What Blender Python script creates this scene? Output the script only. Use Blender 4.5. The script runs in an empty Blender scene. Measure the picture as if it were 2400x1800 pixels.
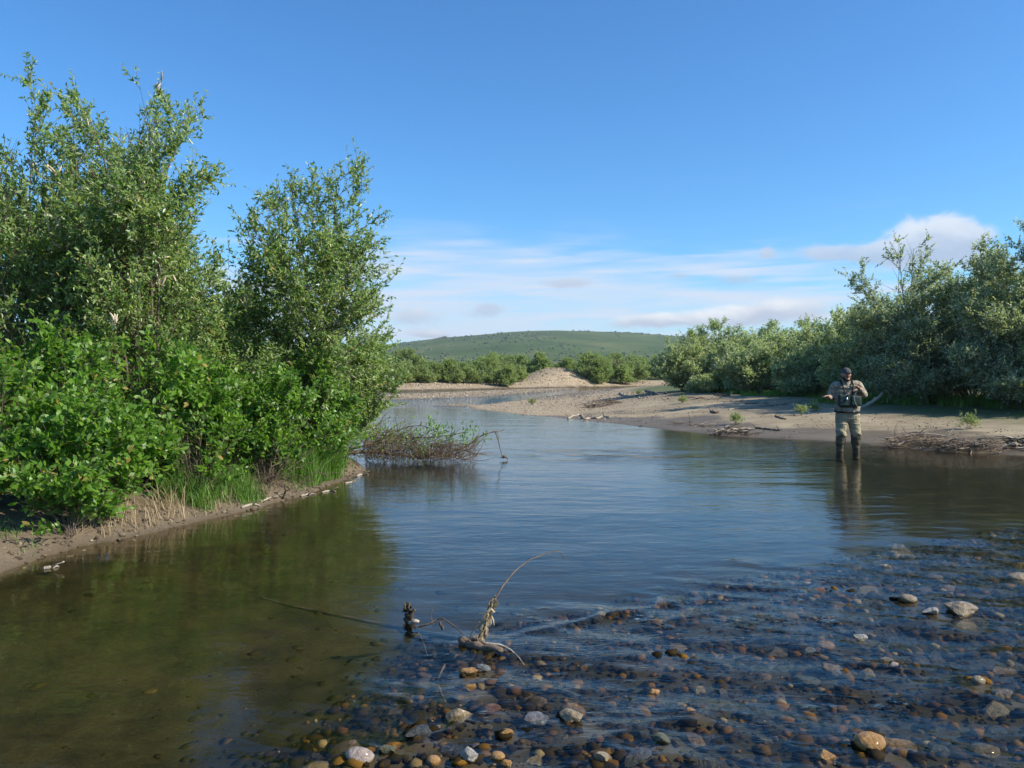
import bpy, bmesh, math, random
import numpy as np
from mathutils import Vector, Matrix

R = math.radians
SC = bpy.context.scene
COL = SC.collection

# ------------------------------------------------------------------ camera
CAM_H = 1.5
F = 804.0            # focal length in pixels of a 1024 wide picture
HOR = 373.0          # row of the horizon
cam_d = bpy.data.cameras.new("camera")
cam = bpy.data.objects.new("camera", cam_d)
COL.objects.link(cam)
cam_d.sensor_width = 36.0
cam_d.lens = F / 1024 * 36
cam_d.clip_start = 0.05
cam_d.clip_end = 30000
cam.location = (0, 0, CAM_H)
cam.rotation_euler = (R(90 - 0.78), 0, 0)
SC.camera = cam

# ------------------------------------------------------------------ light
SUN_AZ, SUN_EL = 106.0, 37.0      # azimuth clockwise from the view direction (+Y)
SKY_STRENGTH = 0.099
EXPOSURE = 0.6
HAZE = 0.00012
sd = Vector((math.sin(R(SUN_AZ)) * math.cos(R(SUN_EL)), math.cos(R(SUN_AZ)) * math.cos(R(SUN_EL)), math.sin(R(SUN_EL))))
sun_d = bpy.data.lights.new("sun", 'SUN')
sun_d.energy = 5.0
sun_d.angle = R(0.5)
sun_d.color = (1.0, 0.92, 0.78)
sun = bpy.data.objects.new("sun", sun_d)
sun.rotation_euler = sd.to_track_quat('Z', 'Y').to_euler()
sun.location = (20, 0, 30)
COL.objects.link(sun)
SC.view_settings.view_transform = 'Standard'
SC.view_settings.look = 'None'
SC.view_settings.exposure = EXPOSURE
SC.view_settings.gamma = 1.0
SC.render.engine = 'CYCLES'
SC.cycles.max_bounces = 6
SC.cycles.diffuse_bounces = 3
SC.cycles.glossy_bounces = 3
SC.cycles.transparent_max_bounces = 12
SC.cycles.sample_clamp_indirect = 6.0
SC.cycles.caustics_reflective = False
SC.cycles.caustics_refractive = False


class NT:
    """small helper for writing node trees"""
    def __init__(self, tree):
        self.t = tree

    def n(self, kind, **kw):
        nd = self.t.nodes.new(kind)
        for k, v in kw.items():
            setattr(nd, k, v)
        return nd

    def link(self, a, b):
        self.t.links.new(a, b)

    def set(self, sock, v):
        if hasattr(v, "is_linked") or isinstance(v, bpy.types.NodeSocket):
            self.link(v, sock)
        else:
            sock.default_value = v

    def m(self, op, a, b=None, c=None, clamp=False):
        nd = self.n('ShaderNodeMath', operation=op)
        nd.use_clamp = clamp
        self.set(nd.inputs[0], a)
        if b is not None:
            self.set(nd.inputs[1], b)
        if c is not None:
            self.set(nd.inputs[2], c)
        return nd.outputs[0]

    def mr(self, v, a, b, c=0.0, d=1.0, smooth=True):
        nd = self.n('ShaderNodeMapRange')
        nd.interpolation_type = 'SMOOTHSTEP' if smooth else 'LINEAR'
        self.set(nd.inputs[0], v)
        for i, q in enumerate((a, b, c, d)):
            self.set(nd.inputs[i + 1], q)
        return nd.outputs[0]

    def mix(self, f, a, b, mode='MIX'):
        nd = self.n('ShaderNodeMix', data_type='RGBA', blend_type=mode)
        self.set(nd.inputs[0], f)
        for s, v in ((nd.inputs[6], a), (nd.inputs[7], b)):
            if isinstance(v, tuple):
                s.default_value = (v[0], v[1], v[2], 1)
            else:
                self.link(v, s)
        return nd.outputs[2]

    def noise(self, vec, scale, detail=3, rough=0.55, dist=0.0, out=0):
        nd = self.n('ShaderNodeTexNoise')
        nd.inputs['Scale'].default_value = scale
        nd.inputs['Detail'].default_value = detail
        nd.inputs['Roughness'].default_value = rough
        nd.inputs['Distortion'].default_value = dist
        if vec is not None:
            self.link(vec, nd.inputs['Vector'])
        return nd.outputs[out]

    def mapping(self, vec, loc=(0, 0, 0), rot=(0, 0, 0), scale=(1, 1, 1)):
        nd = self.n('ShaderNodeMapping')
        nd.inputs[1].default_value = loc
        nd.inputs[2].default_value = rot
        nd.inputs[3].default_value = scale
        self.link(vec, nd.inputs[0])
        return nd.outputs[0]

    def ramp(self, f, stops, interp='LINEAR'):
        nd = self.n('ShaderNodeValToRGB')
        cr = nd.color_ramp
        cr.interpolation = interp
        while len(cr.elements) < len(stops):
            cr.elements.new(0.5)
        for e, (p, c) in zip(cr.elements, stops):
            e.position = p
            e.color = (c[0], c[1], c[2], 1)
        self.link(f, nd.inputs[0])
        return nd.outputs[0]

    def bump(self, h, strength=0.5, distance=0.02):
        nd = self.n('ShaderNodeBump')
        self.set(nd.inputs['Strength'], strength)
        nd.inputs['Distance'].default_value = distance
        self.link(h, nd.inputs['Height'])
        return nd.outputs[0]


# ------------------------------------------------------------------ sky
def ang(dx, dy):
    """azimuth and elevation (radians) of a point of the photograph seen 2212 wide"""
    px, py = dx * .46293, dy * .46293
    return math.atan((px - 512) / F), math.atan((HOR - py) / F * math.cos(math.atan((px - 512) / F)))


CIRRUS, CLOUD_LOW, CLOUD_TOP = (4.7, 5.35, 6.4), (3.3, 3.75, 4.7), (6.6, 6.7, 6.8)
world = bpy.data.worlds.new("World")
world.cycles.sampling_method = 'MANUAL'
world.cycles.sample_map_resolution = 512
SC.world = world
world.use_nodes = True
W = NT(world.node_tree)
for nd in list(world.node_tree.nodes):
    world.node_tree.nodes.remove(nd)
sky = W.n('ShaderNodeTexSky', sky_type='NISHITA')
sky.sun_disc = False
sky.sun_elevation = R(SUN_EL)
sky.sun_rotation = R(SUN_AZ)
sky.altitude = 200
sky.air_density = 1.0
sky.dust_density = 0.5
sky.ozone_density = 2.5
hs = W.n('ShaderNodeHueSaturation')
hs.inputs['Saturation'].default_value = 1.12
W.link(sky.outputs[0], hs.inputs['Color'])
skycol = W.mix(1.0, hs.outputs[0], (0.60, 1.03, 1.32), 'MULTIPLY')
tc = W.n('ShaderNodeTexCoord')
sep = W.n('ShaderNodeSeparateXYZ')
W.link(tc.outputs['Generated'], sep.inputs[0])
az = W.m('ARCTAN2', sep.outputs[0], sep.outputs[1])
el = W.m('ARCSINE', sep.outputs[2])
comb = W.n('ShaderNodeCombineXYZ')
W.link(az, comb.inputs[0])
W.link(el, comb.inputs[1])
ae = comb.outputs[0]
# thin high cloud: long streaks low over the horizon, all the way round, thickest ahead
st = W.mapping(ae, rot=(0, 0, R(-7)), scale=(3.0, 26.0, 1))
n1 = W.noise(st, 1.0, 3, 0.6, 0.8)
st2 = W.mapping(ae, loc=(3.1, 1.7, 0), rot=(0, 0, R(-14)), scale=(5, 60, 1))
n2 = W.noise(st2, 1.0, 2, 0.6, 0.6)
big = W.noise(W.mapping(ae, loc=(.37, 0.2, 0), scale=(1.1, 2.0, 1)), 1.0, 1, 0.5)


def spot(a0, e0, sa, se):
    """squared distance from a place in the sky, in units of (sa, se), and the offset vector"""
    nd = W.n('ShaderNodeVectorMath', operation='MULTIPLY_ADD')
    W.link(ae, nd.inputs[0])
    nd.inputs[1].default_value = (1 / sa, 1 / se, 0)
    nd.inputs[2].default_value = (-a0 / sa, -e0 / se, 0)
    dt = W.n('ShaderNodeVectorMath', operation='DOT_PRODUCT')
    W.link(nd.outputs[0], dt.inputs[0])
    W.link(nd.outputs[0], dt.inputs[1])
    return W.m('POWER', 0.36788, dt.outputs['Value']), nd.outputs[0]


a0, e0 = ang(1030, 595)
sheet = spot(a0, e0, R(13), R(3.4))[0]
a1, e1 = ang(1250, 680)
sheet2 = spot(a1, e1, R(30), R(2.6))[0]
cov = W.m('ADD', W.m('MULTIPLY', sheet, 0.52), W.m('MULTIPLY', sheet2, 0.44))
lowband = W.m('MULTIPLY', W.mr(el, R(8), R(.5)), W.mr(big, 0.30, 0.7, 0.22, 0.45))
cov = W.m('ADD', cov, lowband)
nn = W.m('ADD', W.m('MULTIPLY', n1, 0.65), W.m('MULTIPLY', n2, 0.35))
cirrus = W.mr(W.m('ADD', W.m('MULTIPLY_ADD', nn, 1.5, -0.25), cov), 0.54, 1.06, 0.0, 0.94)
cirrus = W.m('MULTIPLY', cirrus, W.mr(W.m('MULTIPLY_ADD', n2, 0.6, W.m('MULTIPLY', n1, 0.4)), 0.34, 0.62, 0.42, 1.0))
# blue above: no streaks over twelve degrees
cirrus = W.m('MULTIPLY', cirrus, W.mr(el, R(11.8), R(7.5)))
# small heaps of cloud, shaped by noise; each (x, y, half width, half height, white top)
puffs = [(1990, 520, 105, 48, .8), (2080, 515, 80, 55, .75), (1905, 550, 75, 28, .5), (1790, 547, 85, 20, .35), (1655, 548, 26, 17, .25),
         (1590, 605, 85, 18, .25), (1460, 596, 40, 12, .1), (1650, 665, 85, 30, 1.0), (1510, 690, 150, 26, .95), (1385, 695, 80, 20, .8), (1760, 670, 70, 34, .5),
         (1062, 670, 46, 18, .05), (1225, 612, 105, 15, .2), (880, 680, 120, 34, .6), (930, 722, 70, 12, .9), (2400, 600, 160, 46, .7), (-300, 670, 240, 40, .8)]
pn = W.noise(W.mapping(ae, scale=(26, 38, 1)), 1.0, 5, 0.62, 0.5)
pn2 = W.noise(W.mapping(ae, loc=(4, 2, 0), scale=(9, 16, 1)), 1.0, 2, 0.55, 0.0)
pmix = W.m('ADD', W.m('MULTIPLY', pn, 0.6), W.m('MULTIPLY', pn2, 0.6))
skyc = W.mix(cirrus, skycol, CIRRUS)
tot, whi, hei = 0.0001, 0.0, 0.0
for (dx, dy, hw, hh, wt) in puffs:
    a, e = ang(dx, dy)
    g, off = spot(a, e, hw * .46293 / F * .86, hh * .46293 / F * .92)
    tot = W.m('ADD', g, tot)
    whi = W.m('MULTIPLY_ADD', g, wt, whi)
    sx = W.n('ShaderNodeSeparateXYZ')
    W.link(off, sx.inputs[0])
    hei = W.m('MULTIPLY_ADD', g, sx.outputs[1], hei)
whi = W.m('DIVIDE', whi, tot)
hei = W.m('DIVIDE', hei, tot)
msk = W.mr(W.m('ADD', tot, W.m('MULTIPLY', W.m('SUBTRACT', pmix, 0.60), 2.1)), 0.42, 1.05)
msk = W.m('MULTIPLY', msk, W.m('MULTIPLY_ADD', whi, 0.35, 0.55))
top = W.mr(W.m('MULTIPLY_ADD', W.m('SUBTRACT', pn, 0.5), 1.3, hei), -0.55, 0.75)
skyc = W.mix(msk, skyc, W.mix(W.m('MULTIPLY', top, whi), CLOUD_LOW, CLOUD_TOP))
bg = W.n('ShaderNodeBackground')
bg.inputs['Strength'].default_value = SKY_STRENGTH
W.link(skyc, bg.inputs['Color'])
wo = W.n('ShaderNodeOutputWorld')
W.link(bg.outputs[0], wo.inputs[0])


# ------------------------------------------------------------------ helpers
def tag(o, label=None, cat=None, group=None, kind=None):
    if label: o["label"] = label
    if cat: o["category"] = cat
    if group: o["group"] = group
    if kind: o["kind"] = kind
    return o


def empty(name, loc, label=None, cat=None, group=None):
    o = bpy.data.objects.new(name, None)
    o.empty_display_size = 0.1
    o.location = loc
    COL.objects.link(o)
    return tag(o, label, cat, group)


def tri_mesh(name, V, T, mat, attr=None, smooth=False):
    me = bpy.data.meshes.new(name)
    V = np.asarray(V, np.float32)
    T = np.asarray(T, np.int32)
    me.vertices.add(len(V))
    me.vertices.foreach_set("co", V.ravel())
    me.loops.add(T.size)
    me.loops.foreach_set("vertex_index", T.ravel())
    me.polygons.add(len(T))
    me.polygons.foreach_set("loop_start", np.arange(0, T.size, T.shape[1], dtype=np.int32))
    if smooth:
        me.polygons.foreach_set("use_smooth", np.ones(len(T), bool))
    if attr is not None:
        for k, A in attr.items():
            ca = me.color_attributes.new(k, 'FLOAT_COLOR', 'POINT')
            A4 = np.ones((len(V), 4), np.float32)
            A4[:, :A.shape[1]] = A
            ca.data.foreach_set("color", A4.ravel())
    me.update(calc_edges=True)
    if mat is not None:
        me.materials.append(mat)
    return me


def link(name, me, parent=None, loc=None):
    o = bpy.data.objects.new(name, me)
    COL.objects.link(o)
    if parent is not None:
        o.parent = parent
    if loc is not None:
        o.location = loc
    return o


def unit(v):
    return v / np.maximum(np.linalg.norm(v, axis=-1, keepdims=True), 1e-9)


def tubes(paths, radii, sides, cap=False):
    """paths (N,P,3), radii (N,P) -> verts, tris"""
    paths = np.asarray(paths, float)
    radii = np.asarray(radii, float)
    N, P, _ = paths.shape
    d = np.gradient(paths, axis=1)
    d = unit(d)
    ref = np.where(np.abs(d[:, :1, 2:3]) > 0.9, np.array([[[1., 0, 0]]]), np.array([[[0, 0, 1.]]]))
    u = unit(np.cross(d, np.broadcast_to(ref, d.shape)))
    v = np.cross(d, u)
    a = np.arange(sides) / sides * 2 * math.pi
    ring = paths[:, :, None, :] + radii[:, :, None, None] * (np.cos(a)[None, None, :, None] * u[:, :, None, :] + np.sin(a)[None, None, :, None] * v[:, :, None, :])
    V = ring.reshape(-1, 3)
    idx = np.arange(N * P * sides).reshape(N, P, sides)
    A = idx[:, :-1, :]
    B = idx[:, 1:, :]
    A2 = np.roll(A, -1, axis=2)
    B2 = np.roll(B, -1, axis=2)
    T = np.concatenate([np.stack([A, A2, B2], -1).reshape(-1, 3), np.stack([A, B2, B], -1).reshape(-1, 3)])
    if cap:
        ext = []
        for row in (idx[:, 0, :], idx[:, -1, ::-1]):
            for k in range(1, sides - 1):
                ext.append(np.stack([row[:, 0], row[:, k + 1], row[:, k]], -1))
        T = np.concatenate([T] + ext)
    return V, T


def join(parts):
    Vs, Ts, o = [], [], 0
    for V, T in parts:
        Vs.append(V)
        Ts.append(T + o)
        o += len(V)
    return np.concatenate(Vs), np.concatenate(Ts)


def _h(ix, iy, seed):
    n = (ix.astype(np.int64) * 374761393 + iy.astype(np.int64) * 668265263 + seed * 144269504) & 0xffffffff
    n = ((n ^ (n >> 13)) * 1274126177) & 0xffffffff
    return ((n ^ (n >> 16)) & 0xffff) / 65535.0


def vnoise(x, y, seed=0):
    ix, iy = np.floor(x), np.floor(y)
    fx, fy = x - ix, y - iy
    fx, fy = fx * fx * fx * (fx * (fx * 6 - 15) + 10), fy * fy * fy * (fy * (fy * 6 - 15) + 10)
    a, b, c, d = _h(ix, iy, seed), _h(ix + 1, iy, seed), _h(ix, iy + 1, seed), _h(ix + 1, iy + 1, seed)
    return (a * (1 - fx) + b * fx) * (1 - fy) + (c * (1 - fx) + d * fx) * fy


def fbm(x, y, seed=0, oct=4, gain=0.5):
    s, a, t = 0, 1, 0
    for k in range(oct):
        s = s + a * (vnoise(x * 2 ** k + 17.3 * k, y * 2 ** k - 9.1 * k, seed + k) - 0.5)
        t += a
        a *= gain
    return s / t * 2


def sstep(x, a, b):
    t = np.clip((x - a) / (b - a), 0, 1)
    return t * t * (3 - 2 * t)


def sdist(x, y, poly):
    """signed distance, positive inside the polygon"""
    p = np.array(poly, float)
    q = np.roll(p, -1, axis=0)
    best = np.full(x.shape, 1e18)
    ins = np.zeros(x.shape, bool)
    for (ax, ay), (bx, by) in zip(p, q):
        ex, ey = bx - ax, by - ay
        t = np.clip(((x - ax) * ex + (y - ay) * ey) / (ex * ex + ey * ey + 1e-12), 0, 1)
        best = np.minimum(best, (x - ax - t * ex) ** 2 + (y - ay - t * ey) ** 2)
        c = ((ay > y) != (by > y)) & (x < (bx - ax) * (y - ay) / (by - ay + 1e-12) + ax)
        ins ^= c
    return np.where(ins, 1, -1) * np.sqrt(best)


def G(dx, dy, z=0.0):
    """ground point at height z under a point of the photograph (2212 wide)"""
    px, py = dx * .46293, dy * .46293
    Y = F * (CAM_H - z) / (py - HOR)
    return Vector(((px - 512) / F * Y, Y, z))


def A(dx, dy, Y):
    px, py = dx * .46293, dy * .46293
    return Vector(((px - 512) / F * Y, Y, CAM_H + (HOR - py) / F * Y))


# ------------------------------------------------------------------ terrain
LEFT_BANK = [(-60, -8), (-12, 1.5), (-7, 3.6), (-5.0, 4.9), (-3.80, 5.93), (-3.78, 6.87), (-3.38, 7.57), (-2.94, 8.56), (-2.60, 9.68), (-2.34, 11.0), (-2.20, 12.2),
             (-2.45, 13.1), (-3.1, 14.6), (-4.2, 17.5), (-6.2, 23), (-9, 33), (-14, 45), (-26, 56), (-60, 62), (-400, 60), (-400, -8)]
SAND_BAR = [(-1.87, 33.8), (0.2, 29.4), (1.86, 26.2), (3.57, 22.6), (4.55, 20.1), (5.3, 18.8), (6.36, 18.0), (7.3, 17.3), (7.7, 16.2), (8.2, 15.15), (9.2, 14.6), (12, 13.6), (20, 11.5), (60, 8),
            (500, 0), (500, 120), (60, 96), (22, 90), (14, 85), (8.6, 76), (4.2, 60), (1.0, 47), (-1.0, 39.5), (-2.0, 37)]
BAR_A = [(-7.5, 44), (-2.4, 49.2), (0.5, 56.6), (6.3, 75.4), (3.2, 77), (-1, 71), (-3, 66), (-6.5, 59), (-11, 50)]
BAR_B = [(-3.7, 36.3), (-2.6, 35.5), (-1.5, 36.0), (-1.7, 38.3), (-2.8, 38.9)]
FAR_BANK = [(-400, 70), (-60, 68), (-30, 66), (-12, 67), (-8.5, 69.5), (-2, 77), (4, 83), (8, 85.5), (14, 89), (30, 93), (100, 100), (500, 125), (3000, 300), (9000, 9000), (-9000, 9000), (-3000, 200)]
RIFFLE = [(-0.75, 0), (-0.66, 3.0), (-0.55, 3.5), (-0.30, 4.25), (-0.05, 4.9), (0.9, 5.4), (2.2, 6.1), (3.7, 7.2), (4.9, 7.7), (9, 9), (14, 9.5), (30, 5), (30, -6), (-0.9, -6)]


# photograph x, y, width (2212 wide), colour, angular, height out of water, label
KEY = [
    (777, 1630, 72, 'pink', 0, .05, "pale pinkish speckled oval stone at the bottom edge"),
    (838, 1618, 42, 'olive', 0, .03, "greenish brown stone touching the pinkish speckled oval one"),
    (1015, 1633, 54, 'pale', 1, .04, "pale grey white angular stone near the bottom edge"),
    (982, 1543, 68, 'tan', 1, .03, "tan flat-topped stone where still water meets the riffle"),
    (1235, 1545, 64, 'tan', 0, .035, "long pale orange stone alone in the dark riffle"),
    (1011, 1448, 46, 'orange', 0, .03, "orange and white stone below the snag's root"),
    (1019, 1484, 26, 'amber', 1, .02, "small amber stone just below the orange and white one"),
    (1043, 1441, 42, 'grey', 0, .02, "grey stone tucked behind the orange and white one"),
    (1159, 1546, 72, 'lilac', 0, .02, "smooth grey stone under thin water beside the long pale orange one"),
    (1064, 1526, 42, 'rust', 0, .01, "rust brown stone between tan and smooth grey stones"),
    (1095, 1583, 34, 'amber', 1, .03, "glowing amber stone in the bottom centre"),
    (905, 1580, 66, 'dark', 1, .05, "dark grey stone with a black side near the bottom"),
    (936, 1642, 38, 'orange', 0, .015, "brown orange stone cut by the bottom edge"),
    (1095, 1651, 28, 'amber', 0, .02, "round amber stone right at the bottom edge"),
    (1309, 1638, 44, 'tan', 1, .03, "tan knobbly stone at the bottom beside a dark rock"),
    (1077, 1638, 26, 'orange', 0, .02, "little orange stone near the round amber one"),
    (2080, 1308, 80, 'tan', 1, .06, "largest tan angular stone, standing out of the water"),
    (1911, 1220, 42, 'pale', 0, .02, "pale flat stone by itself at the head of the riffle"),
    (1966, 1290, 34, 'tan', 0, .025, "pale tan stone up the riffle from the largest tan one"),
    (2014, 1317, 40, 'pale', 1, .03, "pale grey stone next to the largest tan one"),
    (1771, 1270, 38, 'rust', 1, .01, "rust red stone under the first wavelets"),
    (1881, 1603, 70, 'amber', 0, .05, "large amber brown boulder near the bottom edge"),
    (1746, 1457, 62, 'olive', 0, -.01, "olive green stone under clear water"),
    (1803, 1441, 64, 'brown', 0, .02, "dark brown stone beside the olive green one"),
    (2202, 1241, 46, 'tan', 0, .03, "tan stone cut by the far edge of the frame"),
    (1936, 1435, 26, 'pink', 0, .02, "small pale pink stone in mid riffle"),
    (1941, 1172, 64, 'tan', 0, -.015, "long pale orange slab under water below the angler's reflection"),
    (2117, 1469, 30, 'tan', 0, .02, "small tan stone downstream of the largest tan one"),
    (1381, 1633, 74, 'dark', 1, .04, "dark grey blocky rock at the bottom edge"),
    (1427, 1594, 48, 'olive', 0, .03, "olive grey stone behind the dark blocky rock"),
    (1789, 1633, 54, 'amber', 1, .02, "amber stone at the bottom, left of the amber boulder"),
    (1414, 1490, 40, 'orange', 0, .0, "orange stone under thin water in the centre of the riffle"),
    (1496, 1535, 26, 'orange', 0, .02, "small orange stone beyond the centre of the riffle"),
    (1785, 1383, 40, 'amber', 0, -.01, "amber stone seen through a wavelet"),
    (1863, 1372, 32, 'pale', 0, .01, "small pale stone near the amber one seen through a wavelet"),
    (1753, 1397, 38, 'grey', 0, -.01, "greenish grey stone beneath the wavelets"),
    (2170, 1498, 56, 'brown', 1, .03, "mottled brown stone at the frame's edge with foam by it"),
]
KEY_AT = []
for (_dx, _dy, _w, _c, _a, _z, _l) in KEY:
    _p = G(_dx, _dy, max(_z, 0) * .5)
    KEY_AT.append((_p.x, _p.y, _w * .46293 / F * _p.y * .5, _z))


def terrain(x, y, full=False):
    dl = sdist(x, y, LEFT_BANK) + 0.10 * fbm(x * 1.3, y * 1.3, 3, 4)
    ds = sdist(x, y, SAND_BAR) + 0.22 * fbm(x * .5, y * .5, 5, 4)
    da = sdist(x, y, BAR_A) + 0.4 * fbm(x * .6, y * .6, 6, 3)
    db = sdist(x, y, BAR_B) + 0.1 * fbm(x * .9, y * .9, 7, 3)
    df = sdist(x, y, FAR_BANK) + 0.5 * fbm(x * .4, y * .4, 8, 3)
    dr = sdist(x, y, RIFFLE) + 0.35 * fbm(x * 1.1, y * 1.1, 9, 3)
    dmax = np.maximum.reduce([dl, ds, da, db, df])
    bed = -np.minimum(0.42, 0.02 + 0.085 * np.maximum(-dmax, 0))
    shallow = sstep(dr, -1.1, 0.35)
    rb = -0.052 + 0.034 * fbm(x * 1.4, y * 1.4, 21, 3)
    # a slab floor lies under the still water beside the riffle
    slab = sstep(dr, -3.2, -0.3)
    bed = bed * (1 - slab) + np.maximum(bed, -0.26) * slab
    bed = bed * (1 - shallow) + np.maximum(bed, rb) * shallow
    bed = bed + 0.02 * fbm(x * 2.2, y * 2.2, 11, 3)
    for (kx, ky, kr, kz) in KEY_AT:      # gravel banked up under the larger stones
        bed = np.maximum(bed, np.minimum(kz - kr * .80, -.012) - .30 * np.maximum(np.hypot(x - kx, y - ky) - kr * .9, 0))
    hl = 0.17 * (1 - np.exp(-np.maximum(dl, 0) / 0.28)) + 0.09 * np.clip(dl, 0, 5) + 0.05 * fbm(x * 1.7, y * 1.7, 13, 4) * sstep(dl, 0.05, .6)
    k = 0.10 + 0.90 * sstep(x - (np.clip(y, 20, 90) - 20) * .08, 1.2, 7.0)
    hs_ = np.minimum(0.80 + 0.05 * fbm(x * .2, y * .2, 4, 2), 0.02 * sstep(ds, 0, .3) + 0.062 * np.clip(ds, 0, 9) + 0.018 * np.clip(ds - 9, 0, 30)) * k
    hs_ = hs_ + 0.03 * fbm(x * .7, y * .7, 15, 4) * sstep(ds, .2, 1.5) + 0.008 * fbm(x * 4, y * 4, 16, 3) * sstep(ds, .1, .8)
    ha = 0.07 * (1 - np.exp(-np.maximum(da, 0) / 1.6)) + 0.02 * fbm(x, y, 17, 3) * sstep(da, 0, 1)
    hb = 0.05 * (1 - np.exp(-np.maximum(db, 0) / .4))
    hf = 0.75 * (1 - np.exp(-np.maximum(df, 0) / 3.2)) + 0.25 * sstep(df, 4, 30) + 0.15 * fbm(x * .3, y * .3, 18, 3) * sstep(df, 1, 5)
    # gravel mound on the far bank
    mx = (x - 5.0) / 3.6
    my = (y - 89.5) / 4.0
    mound = 1.55 * np.exp(-(np.abs(mx) ** 2.4)) * np.exp(-(np.abs(my) ** 2.2)) * sstep(df, 0, 3)
    hf = hf + mound
    land = np.where(dl > 0, hl, 0)
    land = np.maximum(land, np.where(ds > 0, hs_, 0))
    land = np.maximum(land, np.where(da > 0, ha, 0))
    land = np.maximum(land, np.where(db > 0, hb, 0))
    land = np.maximum(land, np.where(df > 0, hf, 0))
    z = np.where(dmax > 0, land, bed)
    if full:
        return z, dict(l=dl, s=ds, a=da, b=db, f=df, r=dr, m=dmax)
    return z


def tz(x, y):
    return float(terrain(np.array([float(x)]), np.array([float(y)]))[0])


def polar(r0, r1, ratio, az_fine, n_fine, r2=None, ratio2=1.06, extra=None):
    rr = [r0]
    while rr[-1] < r1:
        rr.append(rr[-1] * ratio)
    if r2:
        while rr[-1] < r2:
            rr.append(rr[-1] * ratio2)
    a = np.linspace(-az_fine, az_fine, n_fine)
    if extra:
        o = np.linspace(az_fine, 360 - az_fine, extra + 2)[1:-1]
        a = np.concatenate([a, o])
    rr = np.array(rr)
    aa = np.radians(a)
    X = rr[:, None] * np.sin(aa)[None, :]
    Y = rr[:, None] * np.cos(aa)[None, :]
    return X, Y, bool(extra)


def grid_tris(nr, nc, wrap):
    idx = np.arange(nr * nc).reshape(nr, nc)
    nxt = np.roll(idx, -1, axis=1)
    if not wrap:
        a, b, c, d = idx[:-1, :-1], nxt[:-1, :-1], nxt[1:, :-1], idx[1:, :-1]
    else:
        a, b, c, d = idx[:-1], nxt[:-1], nxt[1:], idx[1:]
    return np.stack([a, b, c, d], -1).reshape(-1, 4)


def bsdf(name):
    m = bpy.data.materials.new(name)
    m.use_nodes = True
    N = NT(m.node_tree)
    b = m.node_tree.nodes['Principled BSDF']
    return m, N, b


def ground_material():
    m, N, b = bsdf("ground_earth")
    at = N.n('ShaderNodeAttribute', attribute_name='zone')
    at2 = N.n('ShaderNodeAttribute', attribute_name='zone_b')
    s1 = N.n('ShaderNodeSeparateColor')
    s2 = N.n('ShaderNodeSeparateColor')
    N.link(at.outputs['Color'], s1.inputs[0])
    N.link(at2.outputs['Color'], s2.inputs[0])
    sand_w, gravel_w, green_w = s1.outputs[0], s1.outputs[1], s1.outputs[2]
    bed_w, wet_w, litter_w = s2.outputs[0], s2.outputs[1], s2.outputs[2]
    tcn = N.n('ShaderNodeTexCoord').outputs['Object']
    fine = N.noise(tcn, 38, 5, 0.7)
    mid = N.noise(tcn, 3.5, 5, 0.62)
    big_ = N.noise(tcn, 0.45, 4, 0.6, 0.5)
    long_ = N.noise(N.mapping(tcn, rot=(0, 0, R(-20)), scale=(0.35, 1.6, 1)), 1.0, 5, 0.65, 0.7)
    mud = N.mix(mid, (0.072, 0.053, 0.034), (0.165, 0.125, 0.085))
    mud = N.mix(N.mr(fine, .35, .75, 0, .55), mud, (0.20, 0.158, 0.11))
    sand = N.mix(N.mr(long_, .3, .72), (0.190, 0.152, 0.099), (0.315, 0.256, 0.168))
    sand = N.mix(N.mr(big_, .42, .72, 0, .8), sand, (0.375, 0.31, 0.205))
    sand = N.mix(N.mr(fine, .52, .72, 0, .35), sand, (0.13, 0.10, 0.07))
    vor = N.n('ShaderNodeTexVoronoi')
    vor.inputs['Scale'].default_value = 9.0
    N.link(tcn, vor.inputs['Vector'])
    gravel = N.ramp(N.m('FRACT', N.m('MULTIPLY', vor.outputs['Color'], 1.0)), [(0.0, (0.15, 0.115, 0.075)), (.45, (0.29, 0.225, 0.15)), (.8, (0.40, 0.32, 0.22)), (1.0, (0.55, 0.47, 0.35))])
    gravel = N.mix(N.mr(mid, .35, .7, 0.2, .6), gravel, (0.30, 0.235, 0.155))
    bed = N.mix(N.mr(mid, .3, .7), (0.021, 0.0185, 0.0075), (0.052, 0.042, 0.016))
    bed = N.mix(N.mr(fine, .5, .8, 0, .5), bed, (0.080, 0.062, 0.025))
    green = N.mix(N.mr(mid, .3, .7), (0.035, 0.055, 0.014), (0.075, 0.115, 0.025))
    litter = N.mix(fine, (0.035, 0.026, 0.016), (0.10, 0.075, 0.045))
    c = N.mix(sand_w, mud, sand)
    c = N.mix(gravel_w, c, gravel)
    c = N.mix(litter_w, c, litter)
    c = N.mix(N.m('MULTIPLY', green_w, N.mr(mid, .25, .6, .35, 1.0)), c, green)
    c = N.mix(N.m('MULTIPLY', wet_w, 0.70), c, (0.075, 0.057, 0.037))
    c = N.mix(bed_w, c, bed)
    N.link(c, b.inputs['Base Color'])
    N.link(N.mr(wet_w, 0, 1, 0.95, 0.55), b.inputs['Roughness'])
    b.inputs['Specular IOR Level'].default_value = 0.25
    h = N.m('ADD', N.m('MULTIPLY', fine, 0.5), N.m('MULTIPLY', mid, 1.4))
    N.link(N.bump(h, 0.55, 0.03), b.inputs['Normal'])
    return m


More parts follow.
